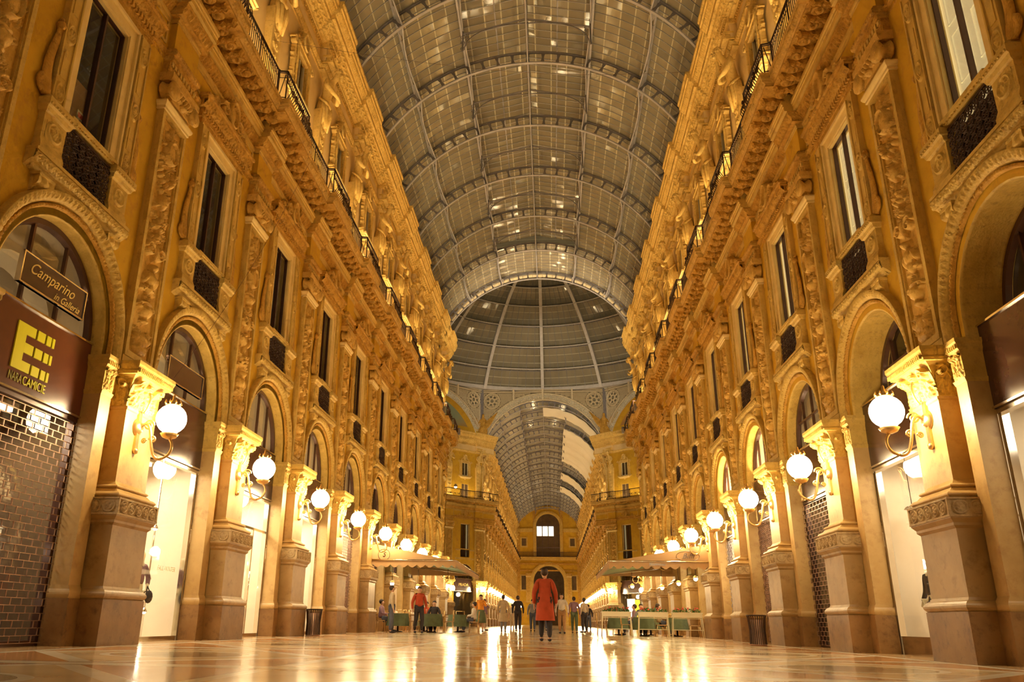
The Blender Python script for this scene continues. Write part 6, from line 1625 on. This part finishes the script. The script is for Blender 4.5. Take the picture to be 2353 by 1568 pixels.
for i, x in enumerate((3.13, 4.56, 5.87)):
    P = Proto('flower_planter'); P.part('planter_box', pbox, 'white planter box'); P.part('tubular_stand', pst); P.part('foliage', fm[i][0]); P.part('blossom', fm[i][1])
    P.put((x, 34.2, 0), 0, 'white flower planter on a tubular stand, %s' % ['next to the open walk', 'in the middle of the three', 'next to the pier'][i], 'planter', 'planters in front of the awning')
# bins
def make_bin():
    P = Proto('litter_bin'); b = MB(); b.lathe([(.0, 0), (.20, 0), (.20, .04), (.16, .05), (.15, .62), (.0, .62)], 20); P.part('bin_body', b.mesh('bin_body', 'grille'))
    b = MB()
    for k in range(26):
        a = k * 2 * PI / 26; c, s_ = math.cos(a), math.sin(a); b.tube([(.20 * c, .20 * s_, .03), (.185 * c, .185 * s_, .35), (.215 * c, .215 * s_, .66), (.235 * c, .235 * s_, .72)], .010, 4)
    b.tube([(.235 * math.cos(a), .235 * math.sin(a), .72) for a in np.linspace(0, 2 * PI, 25)[:-1]], .016, 5, closed=True); P.part('slatted_rim', b.mesh('bin_slats', 'iron')); return P
bn = make_bin(); bn.put((-6.22, 23.9, 0), 0, 'dark slatted litter bin in front of the boutique side piers', 'litter bin'); bn.put((5.78, 22.4, 0), 0, 'dark slatted litter bin in front of the ring grille shop', 'litter bin')
# tables and chairs
b = MB(); b.lathe([(.0, .74), (.42, .74), (.43, .73), (.0, .73)], 20); ttop = b.mesh('table_top', 'shutter')
G = MB(); G.grid([[((.43 + .06 * k / 5 + .02 * k / 5 * math.cos(j * 5 * PI / 10)) * math.cos(j * PI / 20), (.43 + .06 * k / 5 + .02 * k / 5 * math.cos(j * 5 * PI / 10)) * math.sin(j * PI / 20), .745 - .5 * k / 5) for k in range(6)] for j in range(41)]); G.lathe([(.43, .745), (.0, .75)], 20); tcl = G.mesh('table_cloth', 'green_cloth')
b = MB(); b.lathe([(.0, 0), (.22, 0), (.22, .03), (.04, .05), (.03, .72), (.0, .72)], 14); tleg = b.mesh('table_leg', 'iron')
b = MB(); b.box(-.2, .2, -.2, .2, .43, .46); cseat = b.mesh('chair_seat', 'canvas')
b = MB(); b.tube([(-.2, -.19, .44), (-.24, -.19, .9), (-.24, .19, .9), (-.2, .19, .44)], .016, 6)
for z in (.6, .74): b.tube([(-.22, -.19, z), (-.24, 0, z), (-.22, .19, z)], .012, 5)
cback = b.mesh('chair_back', 'brass')
clegs = []
for sx in (-1, 1):
    for sy in (-1, 1): b = MB(); b.tube([(sx * .18, sy * .18, .43), (sx * .21, sy * .2, 0)], .014, 6); clegs.append(b.mesh('chair_leg', 'brass'))
def table(x, y, lab):
    o = link('cafe_table', None); o.location = (x, y, 0); tag(o, lab, 'table', 'cafe tables'); link('table_top', ttop, o); link('table_leg', tleg, o)
    c = link('tablecloth', tcl); c.location = (x, y, 0); tag(c, 'green cloth on the ' + lab, 'tablecloth', 'green tablecloths')
def chair(x, y, rz, lab):
    o = link('cafe_chair', None); o.location = (x, y, 0); o.rotation_euler = (0, 0, rz); tag(o, lab, 'chair', 'cafe chairs'); link('seat', cseat, o); link('backrest', cback, o)
    for l in clegs: link('leg', l, o)
tabs = [(-5.9, 35.6), (-4.5, 35.9), (-3.6, 37.9), (-5.2, 38.4), (4.4, 36.3), (5.8, 36.6), (3.5, 38.2), (5.0, 39.2)]
for i, (x, y) in enumerate(tabs):
    w_ = 'beneath the green lined awning' if x < 0 else 'behind the flower planters'
    table(x, y, '%s round cafe table %s' % (TH(i % 4), w_))
    for q, (dx, dy, r) in enumerate(((.72, 0, PI), (-.72, 0, 0), (0, .72, -PI / 2))): chair(x + dx, y + dy, r, '%s chair at the %s cafe table %s' % (['open walk side', 'wall side', 'far side'][q], TH(i % 4), w_))
# mannequins and shop fittings
def mannequin(side, c, p, u, face, label, arms):
    nodes = [(0, 0, .95, .12, .15), (0, .09, .88, .09), (.02, .10, .50, .055), (0, .10, .08, .035), (.10, .10, .03, .03), (0, -.09, .88, .09), (0, -.10, .50, .055), (0, -.10, .08, .035), (.10, -.10, .03, .03), (0, 0, 1.12, .09, .12), (0, 0, 1.32, .10, .15), (0, 0, 1.46, .05), (.01, 0, 1.62, .085, .075), (0, 0, 1.70, .05),
             (0, .18, 1.40, .05), (.02, .36, 1.18, .038), (.10, .20, .98, .03), (.12, .16, .92, .022), (0, -.18, 1.40, .05), (-.02, -.30, 1.12, .038), (.06, -.34, .88, .03), (.08, -.34, .82, .022)]
    lk = [(0, 1), (1, 2), (2, 3), (3, 4), (0, 5), (5, 6), (6, 7), (7, 8), (0, 9), (9, 10), (10, 11), (11, 12), (12, 13), (10, 14), (14, 15), (15, 16), (16, 17), (10, 18), (18, 19), (19, 20), (20, 21)]
    P = Proto('mannequin'); P.part('body', skin_mesh('mannequin_body', 'shutter', nodes, lk, 1))
    P.part('jacket', skin_mesh('mannequin_jacket', arms, [(0, 0, 1.0, .135, .165), (0, 0, 1.15, .11, .14), (0, 0, 1.33, .12, .165), (0, .19, 1.41, .062), (.02, .36, 1.18, .052), (.08, .24, 1.02, .045), (0, -.19, 1.41, .062), (-.02, -.31, 1.12, .052), (.05, -.34, .92, .045)], [(0, 1), (1, 2), (2, 3), (3, 4), (4, 5), (2, 6), (6, 7), (7, 8)], 1))
    P.part('trousers', skin_mesh('mannequin_trousers', 'shutter', [(0, 0, .97, .13, .16), (0, .09, .88, .105), (.02, .10, .5, .075), (0, .10, .12, .06), (0, -.09, .88, .105), (0, -.10, .5, .075), (0, -.10, .12, .06)], [(0, 1), (1, 2), (2, 3), (0, 4), (4, 5), (5, 6)], 1))
    b = MB(); b.ball((.16, .20, .80), .13, 12, sq=(.5, 1, 1)); b.tube([(.14, .12, .88), (.13, .16, 1.0), (.14, .26, .9)], .012, 5); P.part('handbag', b.mesh('mannequin_bag', 'dark_cloth'), 'dark handbag')
    b = MB(); b.lathe([(.0, .0), (.2, 0), (.2, .02), (.0, .02)], 16); P.part('foot_plate', b.mesh('mannequin_plate', 'chrome'))
    l = T_(side, c, p, u); o = P.put((l[0], l[1], .03), SIDE[side][1] + face, label, 'mannequin'); return o
mannequin(1, YA0 + B, -.55, -1.12, 0, 'mannequin in a dark jacket holding a handbag beside the pier', 'dark_cloth')
mannequin(-1, YA0 + B, -.45, .40, 0, 'mannequin in a cap and dark jacket in the bright boutique window', 'mauve_cloth')
mannequin(-1, YA0, -.7, .35, .3, 'mannequin in a black jacket behind the brick-like grille', 'dark_cloth')
P = Proto('pendant_lamp'); b = MB(); b.tube([(0, 0, .95), (0, 0, .08)], .008, 4); P.part('cord', b.mesh('pend_cord', 'iron')); b = MB()
for q in range(3): b.lathe([(.0, .07), (.03, .06), (.08, .0), (.075, 0), (.0, .05)], 12, (.10 * math.cos(q * 2.1), .10 * math.sin(q * 2.1), 0))
P.part('metal_shade', b.mesh('pend_shade', 'chrome')); l = T_(1, YA0 + B, -.5, -1.25, 2.70); P.put(l, 0, 'small metal pendant lamp in the mannequin shop window', 'ceiling lamp')
# display spots (bulbs) in the bright windows
def spot(side, c, p, u, z, lab, r=.05):
    b = MB(); b.ball((0, 0, 0), r, 10); P = Proto('display_spot'); P.part('bulb', b.mesh('spot_bulb', 'wbulb_hot')); b = MB(); b.lathe([(r * 1.2, -r * .3), (r * 1.3, r * .2), (r * .6, r * 1.6), (.0, r * 1.7)], 12); P.part('housing', b.mesh('spot_case', 'chrome')); P.put(T_(side, c, p, u, z), 0, lab, 'spotlight')
zs = [2.25, 1.75, 1.2, .55]
for i, z in enumerate(zs): spot(-1, YA0 + B, -.6, 1.1, z, '%s display spot down the pole in the bright boutique window' % TH(i))
for i, z in enumerate((1.5, .75)): spot(-1, YA0, -.7, .55 - .2 * i, z, '%s display spot behind the brick-like grille' % TH(i))
for i, z in enumerate((1.9, 1.3)): spot(-1, YA0 + 2 * B, -.5, -.6 + i, z, '%s display spot beside the glass doors' % TH(i))
for i, z in enumerate((1.85, 1.65)): spot(1, YA0 + B, -1.6, -.6 - .15 * i, z, '%s round spot deep in the mannequin shop' % TH(i), .08)
b = MB(); b.tube([(-.6, 1.1, .03), (-.6, 1.1, 3.4)], .02, 6); on_side(-1, YA0 + B, 'display_pole', b.mesh('display_pole', 'chrome'), 'thin steel display pole in the bright boutique window', 'pole')
# counter and screens in the red shop
b = MB(); b.box(-1.5, -.8, -1.5, .1, .03, 2.45); on_side(-1, YA0, 'display_cabinet', b.mesh('red_cabinet', 'redwall'), 'red display cabinet inside the shop with the red board', 'cabinet')
for i, (u, cm) in enumerate(((.75, 'denim'), (.95, 'flower'), (1.15, 'denim'))):
    b = MB(); b.box(-.62, -.44, u - .07, u + .07, .03, .38); on_side(-1, YA0, 'gift_box', b.mesh('gift_box', cm), '%s small coloured box on the floor behind the brick-like grille' % TH(i), 'box')
# floodlight with a bright star on the cross-corner balcony
spot(-1, 84.5, -2.0, 0, 13.9, 'bright floodlight on the cross-corner balcony under the dome', .16)

# ================================================================== people
PE = [(.42, 22.5, PI / 2, 'red_cloth', 'dark_cloth', 'tall person in a long red coat walking down the middle of the arcade', 1, 1.84, False),
      (1.05, 40, -PI / 2, 'white_cloth', 'tan_trousers', 'person in a white shirt and tan trousers in the middle distance', 0, 1.78, False),
      (-2.75, 40, -PI / 2, 'orange_cloth', 'green_cloth', 'person in an orange top and green skirt in front of the awning', 2, 1.68, True),
      (-7.44 + 1.9, 32.2, .3, 'beige_cloth', 'denim', 'person in a beige jacket beside the green lined awning', 0, 1.74, False),
      (-4.6, 33.0, -1.2, 'red_cloth', 'dark_cloth', 'person in a red shirt at the corner of the green lined awning', 1, 1.74, False),
      (-1.8, 42, PI / 2, 'beige_cloth', 'grey_cloth', 'person in a beige coat walking away beside the orange top', 1, 1.74, False),
      (-1.2, 45, PI / 2, 'dark_cloth', 'dark_cloth', 'person all in black walking towards the dome', 1, 1.80, False),
      (-.5, 48, -PI / 2, 'grey_cloth', 'denim', 'person in a grey top and jeans under the first dome arch', 0, 1.7, False),
      (1.7, 43, PI / 2, 'mauve_cloth', 'green_cloth', 'person in a mauve top with green trousers near the white shirt', 1, 1.72, False),
      (2.3, 46, 2.4, 'beige_cloth', 'dark_cloth', 'person in a light jacket beyond the awning with the oval emblem', 0, 1.76, False),
      (-3.1, 47, .4, 'mauve_cloth', 'beige_cloth', 'person in a mauve top by the far end of the green lined awning', 2, 1.66, False),
      (.1, 55, -PI / 2, 'red_cloth', 'denim', 'person in a red top far down the middle walk', 0, 1.75, False),
      (-2.2, 60, PI / 2, 'beige_cloth', 'beige_cloth', 'person in pale clothes standing under the dome', 0, 1.7, False),
      (3.2, 62, PI / 2, 'dark_cloth', 'denim', 'person in a black top standing under the dome', 1, 1.78, False)]
for x, y, f, t, l, lab, ps, h_, sk in PE: person(lab, None, x, y, f, t, l, 'hair', ps, h_, sk, False, 'coat' in lab)
SE = [(tabs[0][0] - .72, tabs[0][1], 0, 'mauve_cloth', 'denim', 'seated diner in mauve at the first table beneath the green lined awning'), (tabs[1][0], tabs[1][1] + .72, -PI / 2, 'dark_cloth', 'dark_cloth', 'seated diner in black at the second table beneath the green lined awning'),
      (tabs[2][0] + .72, tabs[2][1], PI, 'white_cloth', 'denim', 'seated diner in a white shirt at the third table beneath the green lined awning'), (tabs[3][0], tabs[3][1] + .72, -PI / 2, 'red_cloth', 'grey_cloth', 'seated diner in red at the fourth table beneath the green lined awning'),
      (tabs[4][0], tabs[4][1] + .72, -PI / 2, 'grey_cloth', 'dark_cloth', 'seated diner in grey at the first table behind the flower planters'), (tabs[5][0] - .72, tabs[5][1], 0, 'beige_cloth', 'denim', 'seated diner in beige at the second table behind the flower planters'),
      (tabs[6][0] + .72, tabs[6][1], PI, 'mauve_cloth', 'denim', 'seated diner in mauve at the third table behind the flower planters')]
for x, y, f, t, l, lab in SE: person(lab, None, x, y, f, t, l, 'hair', 0, 1.72, False, True)

# thin cables slung across the arcade
for i, (A, Bq, lab) in enumerate((((-6.2, 16.5, 14.6), (6.3, 26.6, 20.6), 'thin cable slung from the balcony up across the glass vault'), ((-6.1, 41, 20.2), (5.9, 44, 20.2), 'thin cable stretched across the arcade below the vault near the dome'), ((-6.65, 13.6, 4.0), (-6.2, 20.0, 13.2), 'thin cable running from the first globe lamp up the wall'))):
    A, Bq = np.array(A), np.array(Bq); b = MB(); b.tube([A + (Bq - A) * t - np.array([0, 0, .5 * math.sin(PI * t)]) for t in np.linspace(0, 1, 20)], .005, 4); tag(link('cable', b.mesh('cable', 'bronze')), lab, 'cable')

# ================================================================== world, camera, colour
w = bpy.data.worlds.new('night_sky'); SC.world = w; w.use_nodes = True; t = w.node_tree; bg = t.nodes['Background']
bg.inputs[0].default_value = (1, .75, .38, 1); bg.inputs[1].default_value = SKY
yaw, pitch, roll, x0, h0, fpx, ppx, ppy = .111959816, .33579491, .0166943618, .607836642, .451493187, 1848.90195, 1060.22878, 784.02
cy_, sy_, cp, sp, cr, sr = math.cos(yaw), math.sin(yaw), math.cos(pitch), math.sin(pitch), math.cos(roll), math.sin(roll)
fwd = Vector((-sy_ * cp, cy_ * cp, sp)); rt = Vector((cy_, sy_, 0)); up = rt.cross(fwd)
r2 = rt * cr + up * sr; u2 = -rt * sr + up * cr
cd = bpy.data.cameras.new('camera'); cam = bpy.data.objects.new('camera', cd); COL.objects.link(cam)
cam.matrix_world = Matrix(((r2.x, u2.x, -fwd.x, x0), (r2.y, u2.y, -fwd.y, 0), (r2.z, u2.z, -fwd.z, h0), (0, 0, 0, 1)))
cd.sensor_width = 36; cd.sensor_fit = 'HORIZONTAL'; cd.lens = fpx / 2353 * 36; cd.shift_x = (1176.5 - ppx) / 2353; cd.shift_y = 0; cd.clip_start = .05; cd.clip_end = 500
SC.camera = cam
SC.view_settings.view_transform = 'Standard'; SC.view_settings.look = 'None'; SC.view_settings.exposure = EXPO; SC.view_settings.gamma = 1; SC.view_settings.use_curve_mapping = False
cyc = SC.cycles; cyc.use_denoising = True; cyc.max_bounces = 5; cyc.diffuse_bounces = 3; cyc.glossy_bounces = 3; cyc.transparent_max_bounces = 8; cyc.transmission_bounces = 2
cyc.use_adaptive_sampling = True; cyc.adaptive_threshold = .1; cyc.adaptive_min_samples = 12; cyc.sample_clamp_indirect = 6; cyc.caustics_reflective = False; cyc.caustics_refractive = False; cyc.use_light_tree = True
